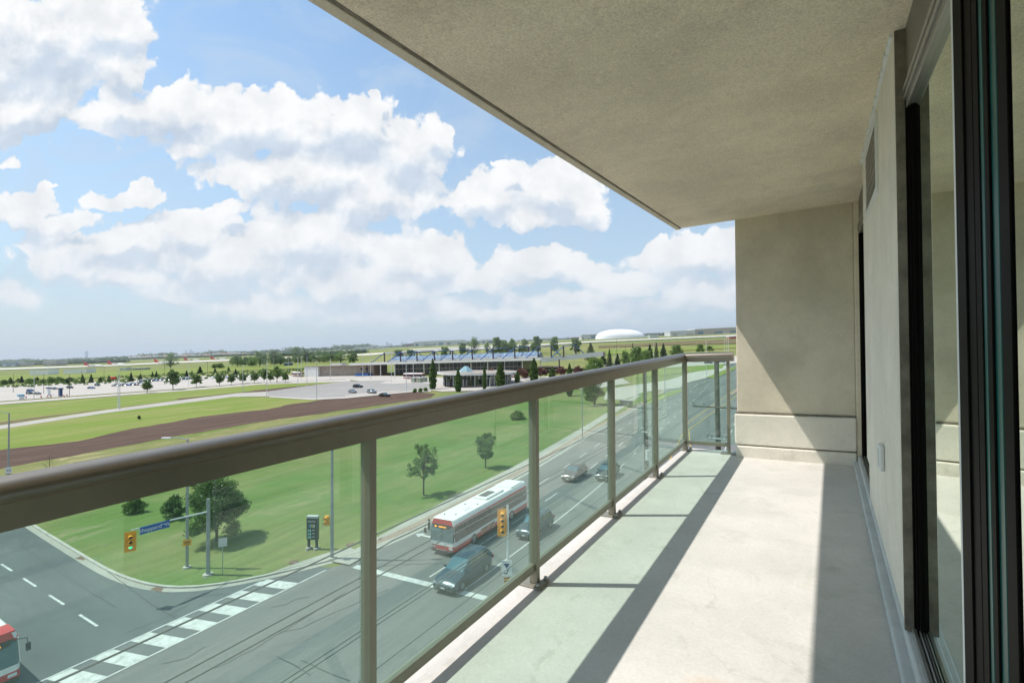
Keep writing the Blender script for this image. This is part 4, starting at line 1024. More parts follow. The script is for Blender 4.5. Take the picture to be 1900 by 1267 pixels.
rowt = [(364, 718, 694, 20), (407.6, 716, 692, 21), (429, 714, 693.5, 16), (450, 711.5, 692, 16), (472, 711, 690, 16), (490, 710.5, 684, 14), (502, 710, 689, 15), (514, 710, 679, 22), (529, 710, 690, 14)]
for i, (a, b_, c_, w_) in enumerate(rowt):
    plant('round', 2 + i % 2, a, b_, c_, 'round dark green tree in the row between car park and path, %s' % ORD[i], m='deep' if a != 514 else 'mid', wpx=w_, nleaf=2200, leaf=.30, group='row of round trees along the car park')
plant('round', 4, 321, 724, 686, 'tall pyramidal dark tree at the edge of the car park', m='deep', wpx=26, nleaf=3500, leaf=.32); plant('round', 4, 273, 729, 706, 'small pyramidal dark tree at the edge of the car park', m='deep', wpx=20, nleaf=3500, leaf=.32)
ev = [(1096, 668, 634, 26, 'dark'), (1119, 676, 656, 18, 'dark'), (1131, 681, 645, 15, 'dark'), (1146, 680, 655, 14, 'dark'), (1174, 672, 634, 9, 'dark'), (1206, 664, 637, 14, 'dark'), (1218, 666, 633, 12, 'dark'), (1231, 668, 636, 17, 'dark')]
for i, (a, b_, c_, w_, m_) in enumerate(ev):
    plant('conifer', i % 2, a, b_, c_, 'dark evergreen right of the station above the handrail, %s' % ORD[i], m=m_, wpx=w_, nleaf=3200, leaf=.35, group='evergreens right of the station')
for i, (a, b_, c_, w_, m_) in enumerate([(1104, 690, 664, 40, 'bright'), (1182, 676, 644, 36, 'mid'), (1200, 676, 650, 30, 'mid'), (1256, 662, 640, 30, 'mid'), (1299, 655, 639, 20, 'mid'), (1316, 652, 642, 18, 'mid'), (1160, 680, 652, 24, 'mid')]):
    plant('big', 2, a, b_, c_, ['bright green spreading tree just above the handrail right of the canopy', 'green spreading tree between the dark evergreens', 'broad green tree left of the light panel', 'rounded green shrub tree above the railing corner', 'small tree behind the curved street lamp', 'low green tree right of the curved street lamp', 'green leafy tree in front of the dark narrow evergreen'][i], m=m_, wpx=w_, nleaf=3500, leaf=.4)
mids = [(316, 684, 655, 25, 'mid'), (441, 681, 659, 24, 'mid'), (467, 681, 661, 16, 'mid'), (482, 681, 653, 28, 'mid'), (508, 681, 650, 30, 'far'), (520, 678, 660, 12, 'mid'), (550, 672, 644, 25, 'deep'), (566, 671, 646, 18, 'deep'), (408, 684, 673, 16, 'mid'), (398, 684, 675, 10, 'mid'), (590, 662, 648, 12, 'mid'),
        (604, 672, 651, 24, 'mid'), (632, 674, 652, 30, 'mid'), (655, 675, 655, 18, 'mid'), (740, 664, 648, 18, 'mid'), (762, 664, 649, 18, 'mid'), (825, 664, 642, 14, 'mid'), (859, 660, 637, 15, 'mid'), (880, 662, 625, 24, 'mid'), (922, 660, 626, 18, 'mid'), (935, 660, 630, 14, 'mid'), (949, 659, 629, 20, 'mid'), (973, 658, 629, 20, 'deep'),
        (996, 656, 624, 16, 'mid'), (1029, 656, 623, 16, 'mid'), (1068, 658, 629, 18, 'mid')]
for i, (a, b_, c_, w_, m_) in enumerate(mids):
    plant('poplar' if w_ < 20 else 'big', 8 + i % 2, a, b_, c_, 'mid green tree beyond the station or car park, %s of that belt' % (ORD[i] if i < len(ORD) else ('third from the right' if i == 23 else ['second from the right', 'rightmost'][i - 24])), m=m_, wpx=w_ * 1.25, nleaf=2600, leaf=.5, group='belt of trees before the airfield')
for i in range(30):
    a = (430 + i * 9) if i < 22 else (905 + (i - 22) * 12); a += random.uniform(-3, 3); b_ = (680 if i < 22 else 658) - (a - (430 if i < 22 else 905)) * .036
    plant('big', 8 + i % 2, a, b_, b_ - random.uniform(13, 24), 'low green tree filling the belt beyond the station and car park, %s' % (ORD[i] if i < 24 else ['sixth', 'fifth', 'fourth', 'third', 'second', ''][i - 24] + (' from the right' if i < 29 else 'rightmost')), m='mid' if i % 3 else 'far', wpx=random.uniform(14, 22), nleaf=2600, leaf=.5, group='low trees filling the belt')
back = [(19, 712, 700, 12), (40, 710, 697, 8), (124, 712, 702, 10), (153, 711, 694, 9), (169, 710, 694, 8), (186, 710, 699, 8), (202, 709, 696, 9), (243, 708, 691, 9), (260, 704, 694, 7), (283, 700, 689, 6), (290, 700, 688, 6), (346, 699, 687, 8), (356, 699, 687, 7), (371, 693, 679, 10), (399, 692, 682, 6), (424, 689, 680, 6), (437, 697, 684, 8)]
for i, (a, b_, c_, w_) in enumerate(back):
    plant('conifer', 4 + i % 2, a, b_, c_, 'small dark tree along the back of the car park, %s' % ORD[i], m='dark' if i % 3 else 'deep', wpx=w_, nleaf=1200, leaf=.45, group='small trees behind the car park')
for i, (a, b_, c_, w_, m_) in enumerate([(57, 712, 702, 22, 'mid'), (95, 711, 699, 18, 'mid'), (110, 709, 699, 22, 'mid'), (129, 708, 701, 18, 'far'), (34, 708, 702, 6, 'yel'), (68, 708, 700, 9, 'yel'), (78, 712, 703, 14, 'mid'), (8, 715, 704, 14, 'deep'), (142, 711, 704, 14, 'mid')]):
    plant('bush', 8, a, b_, c_, 'leafy shrub at the back left of the car park, %s' % ORD[[2, 4, 6, 7, 1, 3, 5, 0, 8][i]] if False else 'leafy shrub at the back left of the car park, %s' % ORD[sorted([57, 95, 110, 129, 34, 68, 78, 8, 142]).index(a)], m=m_, wpx=w_, nleaf=1200, leaf=.4, group='shrubs at the back left of the car park')
for i, (a, b_) in enumerate([(770, 728), (780, 727), (790, 726)]): plant('bush', 9, a, b_, b_ - 7, 'low shrub beside the tall cypress at the pick-up lot, %s' % ORD[i], m='mid', wpx=9, nleaf=900, leaf=.25, group='low shrubs by the pick-up lot')
def sapling(px_, pb_, pt_, label, seed):
    base = gp(px_, pb_, .1); H = top_h(base, px_, pt_); r_ = thing('bare_sapling', base, label, 'tree'); rs = random.Random(seed)
    bm = new(); tube(bm, [(0, 0, 0), (.05, 0, H * .5), (0, .05, H)], [.06, .04, .01], 6); obj('trunk', bm, bark, r_)
    bm = new()
    for i in range(14):
        a = i * 2.4; z = H * (.3 + .6 * i / 14); l = H * .28 * (1 - i / 20); e = Vector((math.cos(a) * l, math.sin(a) * l, z + l * .9)); tube(bm, [(0, 0, z), e * .5 + Vector((0, 0, z * .5)), e], [.02, .012, .005], 4)
        for q in range(3): tube(bm, [Vector((0, 0, z)).lerp(e, .4 + q * .2), Vector((0, 0, z)).lerp(e, .4 + q * .2) + Vector((rs.uniform(-.3, .3), rs.uniform(-.3, .3), .3))], [.008, .003], 3)
    obj('branches', bm, bark, r_)
sapling(91, 905, 843, 'leafless brown sapling on the verge just above the handrail', 1)
sapling(138, 890, 856, 'smaller leafless sapling right of the taller bare one', 2)

# ================================================================= POLES, SIGNALS, SIGNS
def pole(name, px_, pb_, pt_, m, label, r0=.08, lamp=None, group=None, cat='street lamp', base=None, dbl=False, plinth=True, side=-1, arm=1.8):
    b0 = base or gp(px_, pb_, .1); H = top_h(b0, px_, pt_) if pt_ else 10
    r_ = thing(name, b0, label, cat, group=group)
    bm = new(); tube(bm, [(0, 0, 0), (0, 0, H)], [r0, r0 * .62], 10); obj('pole', bm, m, r_, smooth=50)
    if plinth: bm = new(); tube(bm, [(0, 0, -.1), (0, 0, .12)], [r0 * 2.6, r0 * 2.4], 12); obj('footing', bm, conc, r_)
    if lamp:
        for sd in ((-1, 1) if dbl else (side,)):
            d = RGT * sd; d = Vector((d.x, d.y, 0)).normalized()
            bm = new(); tube(bm, [(0, 0, H - .1), d * arm * .5 + Vector((0, 0, H + .12)), d * arm + Vector((0, 0, H + .08))], [.045, .04, .035], 6); a_ = obj('arm', bm, m, r_)
            bm = new(); obox(bm, d * (arm + .3) + Vector((0, 0, H + .08)), Matrix.Rotation(math.atan2(d.y, d.x), 3, 'Z'), .38, .13, .05); obj('lamp_head', bm, whitepole, r_, bevel=.03)
    r_['_H'] = H; return r_
p15 = pole('street_lamp', 15, 935, 766, steel, 'tall grey street lamp at the left edge carrying a square speed sign', .12, lamp=True, side=-1, arm=1.6)
p348 = pole('street_lamp', 347, 1053, 814, steel, 'grey street lamp with a small orange sign behind the signal mast', .13, lamp=True, side=-1, arm=1.5)
p616 = pole('street_lamp', 616, 1036, 790, steel, 'tall grey street lamp at the crosswalk corner beside the black totem sign', .16, lamp=True, side=1)
for (a, b_, c_, l_) in ((1080.7, 812, 700, 'grey street lamp on the sidewalk behind the third glass panel'), (1234, 740, 660, 'grey street lamp beside the side drive, behind the last long glass panel')):
    pole('street_lamp', a, b_, c_, steel, l_, .11, lamp=True, side=1)
o = pole('street_lamp', 1311, 700, 632, whitepole, 'curved arm street lamp rising above the short end rail', .12, lamp=True, side=1, arm=3.2)
def plate(parent, c, yaw, w, h, m, th=.012, name='plate'):
    bm = new(); obox(bm, c, Matrix.Rotation(yaw, 3, 'Z'), w / 2, th, h / 2); return obj(name, bm, m, parent)
def facing(p):      # yaw whose -y side looks to the balcony
    return math.atan2(p.x, -p.y) if False else math.atan2(-p.y, -p.x) + math.pi / 2
def at_h(root, py_): # height on the pole seen at photo row py
    return top_h(root.location, 0, 0) if False else 0
def sgn(name, root, px_, py_, w, h, m, yaw=None, label=None, cat='sign', off=.16):
    z = top_h(root.location, px_, py_); f = facing(root.location) if yaw is None else yaw
    t = thing(name, root.location + Vector((math.sin(f) * off, -math.cos(f) * off, z)), label, cat, rz=f)
    plate(t, (0, 0, 0), 0, w, h, m); return t
t = sgn('speed_sign', p15, 15, 872, .62, .78, white, label='square white 50 speed sign on the leftmost street lamp'); text('lettering', '50', .42, black, t, (0, -.016, -.02), (math.pi / 2, 0, 0)); plate(t, (0, 0, -.47), 0, .62, .06, black, name='tab')
t = sgn('warning_sign', p348, 348, 1005, .62, .52, yellow, label='small orange yellow sign on the lamp beside the signal mast')
plate(t, (0, -.014, .02), 0, .4, .10, mat('sign_brown', (.10, .05, .01)), name='marking'); plate(t, (0, -.014, -.15), 0, .25, .05, mat('sign_brown', (.1, .05, .01)), name='marking')
def signal(loc, yaw, n_, label, back=True, hoods=True, lit=None, scale=1.0):
    r_ = thing('traffic_signal', loc, label, 'traffic light', rz=yaw); s = scale; hh = .36 * s
    bm = new(); box(bm, -.17 * s, .17 * s, -.10, .12, -hh * n_ / 2, hh * n_ / 2); obj('housing', bm, yellow, r_, bevel=.02)
    if back: bm = new(); box(bm, -.36 * s, .36 * s, .0, .02, -hh * n_ / 2 - .2, hh * n_ / 2 + .2); obj('backplate', bm, yellow, r_, bevel=.008)
    for i in range(n_):
        z = hh * (n_ / 2 - .5 - i); m_ = green_m if lit == i else black
        bm = new(); tube(bm, [(0, -.101, z), (0, -.115, z)], .135 * s, 16); ln = obj('lens', bm, m_, r_)
        bm = new(); k_ = 12; pts = []
        for j in range(k_ + 1):
            a = math.radians(-20) + math.radians(220) * j / k_
            pts.append((math.cos(a) * .15 * s, math.sin(a) * .15 * s + z))
        v0 = [bm.verts.new((x, -.10, zz)) for x, zz in pts]; v1 = [bm.verts.new((x * .95, -.36 * s, zz - .03)) for x, zz in pts]
        for j in range(k_): bm.faces.new((v0[j], v0[j + 1], v1[j + 1], v1[j]))
        obj('visor', bm, [yellow], ln)
    return r_
# mast with the street name sign, arm reaching out over the cross road
mb = gp(386, 1066, .1); mastH = top_h(mb, 386, 925)
ms = thing('signal_mast', mb, 'galvanised mast with a long arm holding the hanging signal and street sign', 'signal mast')
bm = new(); tube(bm, [(0, 0, 0), (0, 0, mastH)], [.17, .13], 12); obj('pole', bm, steel, ms, smooth=50)
bm = new(); tube(bm, [(0, 0, -.1), (0, 0, .1)], [.42, .38], 12); obj('footing', bm, conc, ms)
za = top_h(mb, 386, 949)
# arm end lies in the plane of the mast, over the road: solve along -y
def arm_end(px_, zabs):
    best = None
    for i in range(400):
        p = Vector((mb.x, mb.y - i * .03, zabs)); q = p - Vector((0, 0, EYE)); c = Vector((q.dot(RGT), q.dot(UPV), q.dot(FWD)))
        if CX + FPX * c.x / c.z <= px_: return p
    return p
ae = arm_end(243, mb.z + za); rel = ae - mb
bm = new(); tube(bm, [(0, 0, za), (rel.x, rel.y * .5, za + .1), (rel.x, rel.y, za + .12)], [.075, .06, .045], 8); obj('arm', bm, whitepole, ms, smooth=60)
e0 = Vector((ae.x, ae.y - .05, ae.z - .68)); signal(e0 + Vector((.05, 0, 0)), math.radians(72), 3, 'yellow three lens traffic signal hanging left of the street name sign', lit=2, scale=.98)
q0 = arm_end(314, mb.z + za); q1 = arm_end(258, mb.z + za); L_ = abs(q0.y - q1.y); sc_ = Vector((mb.x + .12, (q0.y + q1.y) / 2, mb.z + za - .08))
ss = thing('street_name_sign', sc_, 'blue street name sign reading Sheppard Ave W on the signal arm', 'street sign', rz=math.radians(90))
bm = new(); box(bm, -L_ / 2, L_ / 2, -.02, .02, -.27, .27); obj('panel', bm, blue_sign, ss)
text('lettering', 'Sheppard', .40, white, ss, (-L_ * .155, -.026, -.01), (math.pi / 2, 0, 0)); text('lettering', 'Ave', .15, white, ss, (L_ * .275, -.026, .08), (math.pi / 2, 0, 0)); text('lettering', 'W', .36, white, ss, (L_ * .42, -.026, -.01), (math.pi / 2, 0, 0))
# signal on the lamp post, near mast signal
z_ = top_h(p616.location, 608, 967)
signal(p616.location + Vector((-.45, -.15, z_)), math.radians(20), 2, 'small yellow signal fixed to the lamp at the crosswalk corner', back=False, scale=1.15)
nb = gp(943, 1133, 0); nH = top_h(nb, 943, 935)
nm = thing('signal_pole', nb, 'slim pale signal pole in front of the queued suv, beside the railing post', 'signal pole')
bm = new(); tube(bm, [(0, 0, 0), (0, 0, nH)], [.10, .07], 10); obj('pole', bm, whitepole, nm, smooth=50)
bm = new(); tube(bm, [(0, 0, 0), (0, 0, .12)], [.3, .28], 12); obj('footing', bm, conc, nm)
z_ = top_h(nb, 934, 969); f_ = math.radians(28)
signal(nb + Vector((-.28, -.18, z_)), f_, 4, 'yellow four lens traffic signal on the slim pole near the railing', scale=1.02)
z_ = top_h(nb, 941, 1052); t = thing('lane_sign', nb + Vector((0, -.14, z_)), 'white lane arrow sign low on the slim signal pole', 'sign', rz=f_)
plate(t, (0, 0, 0), 0, .70, 1.0, white); bm = new(); vs = [bm.verts.new(q) for q in ((-.22, -.02, .3), (.2, -.02, .3), (-.01, -.02, -.02))]; bm.faces.new(vs); vs = [bm.verts.new(q) for q in ((.05, -.02, -.05), (.15, -.02, -.05), (.02, -.02, -.4), (-.2, -.02, -.4), (-.2, -.02, -.3), (-.02, -.02, -.3))]; bm.faces.new(vs); obj('symbol', bm, mat('sign_navy', (.03, .06, .2)), t)
z_ = top_h(nb, 943, 1080); t = thing('hazard_board', nb + Vector((0, -.14, z_)), 'yellow and black striped hazard board under the lane arrow sign', 'sign', rz=f_)
plate(t, (0, 0, 0), 0, .38, .8, yellow)
bm = new()
for k_ in range(4): z = -.32 + k_ * .2; bm.faces.new([bm.verts.new(q) for q in ((-.19, -.014, z), (-.19, -.014, z + .09), (.19, -.014, z + .16), (.19, -.014, z + .07))])
obj('stripes', bm, black, t)
# small blank sign, totem
sb_ = gp(413, 1066, .1); t = thing('blank_sign', sb_, 'small pale blank sign on a thin post beside the signal mast', 'sign', rz=facing(sb_)); H_ = top_h(sb_, 410, 1006)
bm = new(); tube(bm, [(0, 0, 0), (0, 0, H_)], .03, 6); obj('post', bm, steel, t); plate(t, (0, -.04, H_ + .0), 0, .62, .70, curb_mat, name='panel')
ta, tb = gp(571, 1016, .1), gp(590, 1021, .1); ctr = (ta + tb) / 2; yaw = math.atan2(tb.y - ta.y, tb.x - ta.x)
t = thing('totem_sign', ctr, 'black two legged totem sign with coloured symbols on the lawn edge', 'sign', rz=yaw + math.radians(25)); TH = top_h(ctr, 581, 957); tw = .95; t.scale = (.54, 1, 1)
for sx in (-1, 1):
    bm = new(); box(bm, sx * tw * .72 - .14, sx * tw * .72 + .14, -.12, .12, 0, TH * .32); lg = obj('leg', bm, black, t)
    bm = new(); tube(bm, [(sx * tw * .72, 0, -.05), (sx * tw * .72, 0, .2)], [.42, .38], 14); obj('footing', bm, conc, lg)
bm = new(); box(bm, -tw, tw, -.17, .17, TH * .3, TH - .14); pn = obj('panel', bm, mat('totem_black', (.018, .028, .032), .35), t, bevel=.02)
bm = new(); box(bm, -tw * 1.02, tw * 1.02, -.19, .19, TH - .14, TH + .05); obj('cap', bm, curb_mat, t, bevel=.02)
text('lettering', 'Sheppard West', .21, white, pn, (0, -.18, TH - .42), (math.pi / 2, 0, 0))
for k_, c_ in enumerate(((.02, .35, .6), (.6, .42, .05), (.5, .5, .5))):
    bm = new(); obox(bm, (-.3 + k_ * .33, -.178, TH - .82), Matrix.Identity(3), .12, .005, .13); obj('symbol', bm, mat('totem_symbol_%s' % ['blue', 'amber', 'grey'][k_], c_, .4, var=.02), pn)
for k_ in range(3):
    bm = new(); obox(bm, (-.62, -.178, TH - 1.25 - k_ * .3), Matrix.Identity(3), .09, .005, .09); obox(bm, (-.28, -.178, TH - 1.25 - k_ * .3), Matrix.Identity(3), .12, .005, .11); obj('symbol', bm, mat('totem_symbol_teal', (.25, .55, .55), .4, var=.1), pn)
for s_, z in (('Buses', 1.2), ('Parking', 1.5), ('Pick Up', 1.8), ('Exit', 2.1)): text('lettering', s_, .17, white, pn, (.28, -.18, TH - z), (math.pi / 2, 0, 0))
# bollard and hydrant by the kerb
for a, b_, l_ in ((796, 981, 'dark bollard on the paver strip beside the bus front'),):
    p = gp(a, b_, .15); r_ = thing('bollard', p, l_, 'bollard'); bm = new(); tube(bm, [(0, 0, 0), (0, 0, .9), (0, 0, 1.0)], [.13, .12, .05], 10); obj('post', bm, black, r_)
    bm = new(); tube(bm, [(0, 0, .7), (0, 0, .78)], .135, 10); obj('band', bm, white, r_)
# light poles of the car parks
lp = [(24.5, 728, 695, 0), (81, 730, 694, 0), (128.7, 735, 695, 0), (151.6, 711, 686, 0), (193, 703, 680, 0), (244, 706, 686, 0), (261, 704, 681, 0), (305.5, 712, 668, 0), (385, 703, 672, 0), (63, 740, 688, 1), (218.7, 758, 686, 1), (222, 760, 696, 1), (350, 716, 671, 1), (450.6, 727.5, 677, 1), (495, 736.5, 668, 1),
      (552.6, 719.5, 664, 1), (559, 704, 664, 1), (569.6, 716, 661, 1), (587.5, 742, 669, 1), (486, 690, 665, 1), (490, 692, 665, 1), (508, 688, 662, 1), (535, 690, 662, 1), (613, 703.7, 664, 1), (673, 702, 655, 1), (687.6, 704, 655, 1), (726, 710, 657, 1), (732.6, 704, 678, 1), (754, 727, 657, 1), (767, 712, 655, 1), (816, 690, 662, 1),
      (936.5, 694, 654, 1), (956, 658, 634, 1), (974, 656, 640, 1), (908.5, 723, 701, 1), (1065, 688, 643, 1), (1107, 670, 648, 1), (1140, 679, 645, 1), (1149, 676, 641, 1), (1144, 662, 627, 0), (1161, 672, 640, 0), (1213, 668, 634, 1), (1345, 660, 615, 1), (1349, 660, 616, 1), (1352, 660, 615, 1)]
lpw = sorted([q for q in lp if q[3]]); lpd = sorted([q for q in lp if not q[3]])
for lst, m_, w1, gname in ((lpw, whitepole, 'pale', 'pale light poles around the station'), (lpd, darkpole, 'dark', 'dark light poles in the car park')):
    for i, (a, b_, c_, _) in enumerate(lst):
        o_ = ORD[i] if i < len(ORD) else ['twelfth', 'eleventh', 'tenth', 'ninth', 'eighth', 'seventh', 'sixth', 'fifth', 'fourth', 'third', 'second', ''][::1][12 - (len(lst) - i)] + ' from the right' if len(lst) - i > 1 else 'rightmost'
        hd = {587.5: 1, 552.6: 1, 754: 2, 687.6: 1, 908.5: 2, 1107: 1, 81: 2, 24.5: 2, 495: 0}.get(a, 0)
        pole('light_pole', a, b_, c_, m_, '%s slender light pole, %s of the %s ones' % (w1, o_, w1), .14 if w1 == 'pale' else .12, lamp=hd > 0, dbl=hd == 2, group=gname, cat='light pole', plinth=(b_ > 700), arm=1.0)
# wooden utility poles and the wires along the near side of the road
def upole(px_, dist, pt_, label):
    r = ray(px_, pt_); s = dist / r.y; top = Vector((r.x * s, r.y * s, EYE + r.z * s)); gz_ = G(top.x, top.y); H = top.z - gz_
    r_ = thing('utility_pole', (top.x, top.y, gz_), label, 'utility pole')
    bm = new(); tube(bm, [(0, 0, 0), (.08, 0, H * .5), (0, 0, H)], [.21, .185, .15], 12); obj('pole', bm, wood, r_, smooth=50)
    for k_, (dz, wd) in enumerate(((3.3, 1.35), (5.2, .55))):
        bm = new(); tube(bm, [(-wd, -.2, H - dz), (wd, -.2, H - dz)], .05, 6); a_ = obj('crossarm', bm, steel if k_ else wood, r_)
        bm = new()
        for sx in (-1, -.55, .55, 1): tube(bm, [(sx * wd, -.2, H - dz), (sx * wd, -.2, H - dz + .26)], [.05, .09], 8)
        obj('insulator', bm, steel, a_)
    bm = new(); tube(bm, [(.25, -.25, H - 7.4), (.25, -.25, H - 6.6)], .17, 12); tube(bm, [(-.3, -.2, H - 6.2), (-.9, -.3, H - 6.9)], .03, 6); obj('transformer', bm, curb_mat, r_)
    return r_, Vector((top.x, top.y, top.z))
u1, t1 = upole(1329, 33, 655, 'weathered wooden utility pole seen through the short end panel')
u2, t2 = upole(1196, 40, 680, 'dark utility pole added in place of the distorted reflection in the fourth glass panel')  # added pole, stands in for a wavering reflection in the glass
u3, t3 = upole(1352, 150, 655, 'distant utility pole far up the near side of the road')
wire_m = mat('wire_grey', (.13, .14, .14), .5, .2, var=0)
def wires(name, y_at, px_a, py_a, zrel, tgt, label, r_=.012):
    """one cable running along the road: passes the photo point at eye-relative level zrel, ends at tgt"""
    r = ray(px_a, py_a); t_ = zrel / (r.z - AX * r.x - AY * r.y); A = Vector((r.x * t_, r.y * t_, EYE + r.z * t_))
    d = Vector((tgt.x - A.x, tgt.y - A.y, tgt.z - A.z)); A0 = A - d / d.y * (A.y + 30) if abs(d.y) > .1 else A
    bm = new(); pts = []
    for i in range(41):
        q = A0.lerp(tgt, i / 40); pts.append(q)
    tube(bm, pts, r_, 5); o_ = obj(name, bm, wire_m); tag(o_, label, 'cable', 'overhead wires along the road'); return o_
wl = [(350, 1151, -3.0, 'highest overhead wire crossing the sidewalk and crosswalk'), (350, 1242, -3.2, 'upper wire of the left pair over the wide asphalt'), (350, 1263, -3.3, 'lower wire of the left pair over the wide asphalt'), (520, 1267, -4.0, 'upper wire of the pair passing over the minivan'), (536, 1267, -4.1, 'lower wire of the pair passing over the minivan'), (700, 1239, -5.0, 'lowest overhead wire close under the near railing panel')]
for i, (a, b_, z, l_) in enumerate(wl):
    r = ray(a, b_); t_ = z / (r.z - AX * r.x - AY * r.y); A = Vector((r.x * t_, r.y * t_, 0))
    tg = Vector((A.x - .3, 34, 0)); tg.z = G(tg.x, 34) + EYE + z + 0
    wires('overhead_wire', 0, a, b_, z, tg, l_, .010 if i not in (0,) else .012)
# utility cabinet by the side drive
p = gp(1162, 752, .1); t = thing('utility_cabinet', p, 'low grey green utility cabinet on the grass beyond the third glass panel', 'cabinet')
bm = new(); box(bm, -1.5, 1.5, -.6, .6, 0, 1.3); obj('case', bm, mat('cabinet_green', (.10, .13, .13)), t, bevel=.04); bm = new(); box(bm, -1.6, 1.6, -.7, .7, 1.3, 1.4); obj('lid', bm, curb_mat, t, bevel=.02)

# ================================================================= STATION
def frame(o, A, Bp, z=.1):
    """place o at A with its x axis running to B along the ground"""
    d = Vector((Bp.x - A.x, Bp.y - A.y, G(Bp.x, Bp.y) - G(A.x, A.y))).normalized(); n_ = Vector((0, 0, 1)); y_ = n_.cross(d).normalized(); z_ = d.cross(y_)
    o.matrix_world = Matrix.Translation((A.x, A.y, G(A.x, A.y) + z)) @ Matrix((d, y_, z_)).transposed().to_4x4(); return (Bp - A).length
roofm = mat('gravel_roof', (.30, .255, .215), .95, var=.12, scale=.3); fascia = mat('white_fascia', (.66, .66, .64), .5, var=.05, scale=.5)
skyl = mat('skylight_glass', (.20, .28, .35), .15, .1, var=.2, scale=.25, spec=.8); mastp = mat('plum_mast_paint', (.035, .018, .035), .5); tubeb = mat('blue_truss_paint', (.015, .09, .30), .4)
A_, B_ = gp(676, 697.5), gp(1094, 690.5)
st = thing('transit_station', (0, 0, 0), 'long low transit station with white canopy, blue skylight and blue mast frames', 'station'); LT = frame(st, A_, B_)
PXU = LT / (1094 - 676)      # station metres per photo pixel along its length (rough)
def pu(px_):                  # station-local x of a photo column at the front edge
    r = ray(px_, 690); ax = math.atan2(r.y, r.x); d = (B_ - A_); 
    # intersect the 2-D sight line with the line A->B
    den = d.x * r.y - d.y * r.x; return (-(A_.x) * r.y + A_.y * r.x) / den * math.hypot(d.x, d.y)
HF = 7.2
bm = new(); tipx = pu(1098)
x0 = pu(657); x1 = pu(1010)
# canopy plate with a tapering upswept right end
hexa(bm, [(x0, -4, HF), (x1, -4, HF), (x1, 34, HF), (x0, 30, HF), (x0, -4, HF + 1.1), (x1, -4, HF + 1.1), (x1, 34, HF + 1.4), (x0, 30, HF + 1.4)])
hexa(bm, [(x1, -3.98, HF - 1.4), (tipx, 26, HF + .9), (tipx, 34, HF + .9), (x1, 34, HF), (x1, -3.98, HF + 1.08), (tipx, 26, HF + 3.4), (tipx, 34, HF + 3.4), (x1, 34, HF + 1.38)])
ro = obj('canopy_roof', bm, roofm, st)
bm = new(); box(bm, x0 - .2, x1, -4.25, -4.0, HF - .25, HF + 1.15); hexa(bm, [(x1, -4.25, HF - 1.5), (tipx + .3, 26, HF + .8), (tipx + .3, 26.2, HF + .8), (x1, -4.0, HF - 1.5), (x1, -4.25, HF + 1.15), (tipx + .3, 26, HF + 3.5), (tipx + .3, 26.2, HF + 3.5), (x1, -4.0, HF + 1.15)])
obj('fascia', bm, fascia, ro)
ma = mat('station_soffit', (.05, .05, .05), .8)
bm = new(); box(bm, pu(716), pu(960), 9, 28, 0, HF); obj('hall', bm, mat('dark_hall_glass', (.025, .032, .038), .15, .0, var=.3, scale=.2, spec=.7), st)
bm = new(); box(bm, pu(664), pu(690), 2, 16, 0, HF - .02); wl_ = obj('end_wall', bm, mat('buff_wall', (.42, .33, .27), .9, var=.1), st)
for a in (665.5, 675): bm = new(); box(bm, pu(a), pu(a) + 1.8, 1.9, 2.1, 3.6, 5.2); obj('window', bm, black, wl_)
for i in range(13):
    xx = lerp(pu(684), pu(1040), i / 12); bm = new(); tube(bm, [(xx, -1.5, 0), (xx, -1.5, HF)], .35, 8); obj('column', bm, fascia if i % 3 else mastp, st)
bm = new()
for i in range(34): xx = lerp(pu(718), pu(958), i / 33); box(bm, xx, xx + .25, 8.8, 9.0, 0, HF)
box(bm, pu(716), pu(960), 8.75, 8.98, 3.4, 3.8); obj('mullions', bm, greyf, st)
bm = new(); box(bm, pu(664), pu(688), -2.5, 1.8, 0, 1.6); obj('kiosk', bm, mat('kiosk_blue', (.03, .14, .42), .4), st); 
# skylight prism
sx0, sx1 = pu(709), pu(992); bm = new()
v = [bm.verts.new(q) for q in ((sx0, 6, HF + 1.3), (sx1, 6, HF + 1.3), (sx1, 16, HF + 1.3), (sx0, 16, HF + 1.3), (sx0 + 3, 11, HF + 4.6), (sx1, 11, HF + 4.6))]
for f in ((0, 1, 5, 4), (2, 3, 4, 5), (1, 2, 5), (3, 0, 4)): bm.faces.new([v[i] for i in f])
sk = obj('skylight', bm, skyl, st)
bm = new()
for i in range(40): xx = lerp(sx0 + 1, sx1, i / 39); tube(bm, [(xx, 5.95, HF + 1.35), (xx, 11, HF + 4.7)], .07, 4)
tube(bm, [(sx0 + 1.5, 8.4, HF + 2.95), (sx1, 8.4, HF + 2.95)], .22, 5); obj('glazing_bar', bm, tubeb, sk)
bm = new(); box(bm, sx0, sx1, 5.2, 5.98, HF + 1.3, HF + 2.0); obj('gutter_wall', bm, fascia, ro)
frames = [(705, 721), (735, 750), (766, 780), (799, 813), (833, 849), (870, 887), (909, 925), (950, 965), (994, 1008), (1042, 1055)]
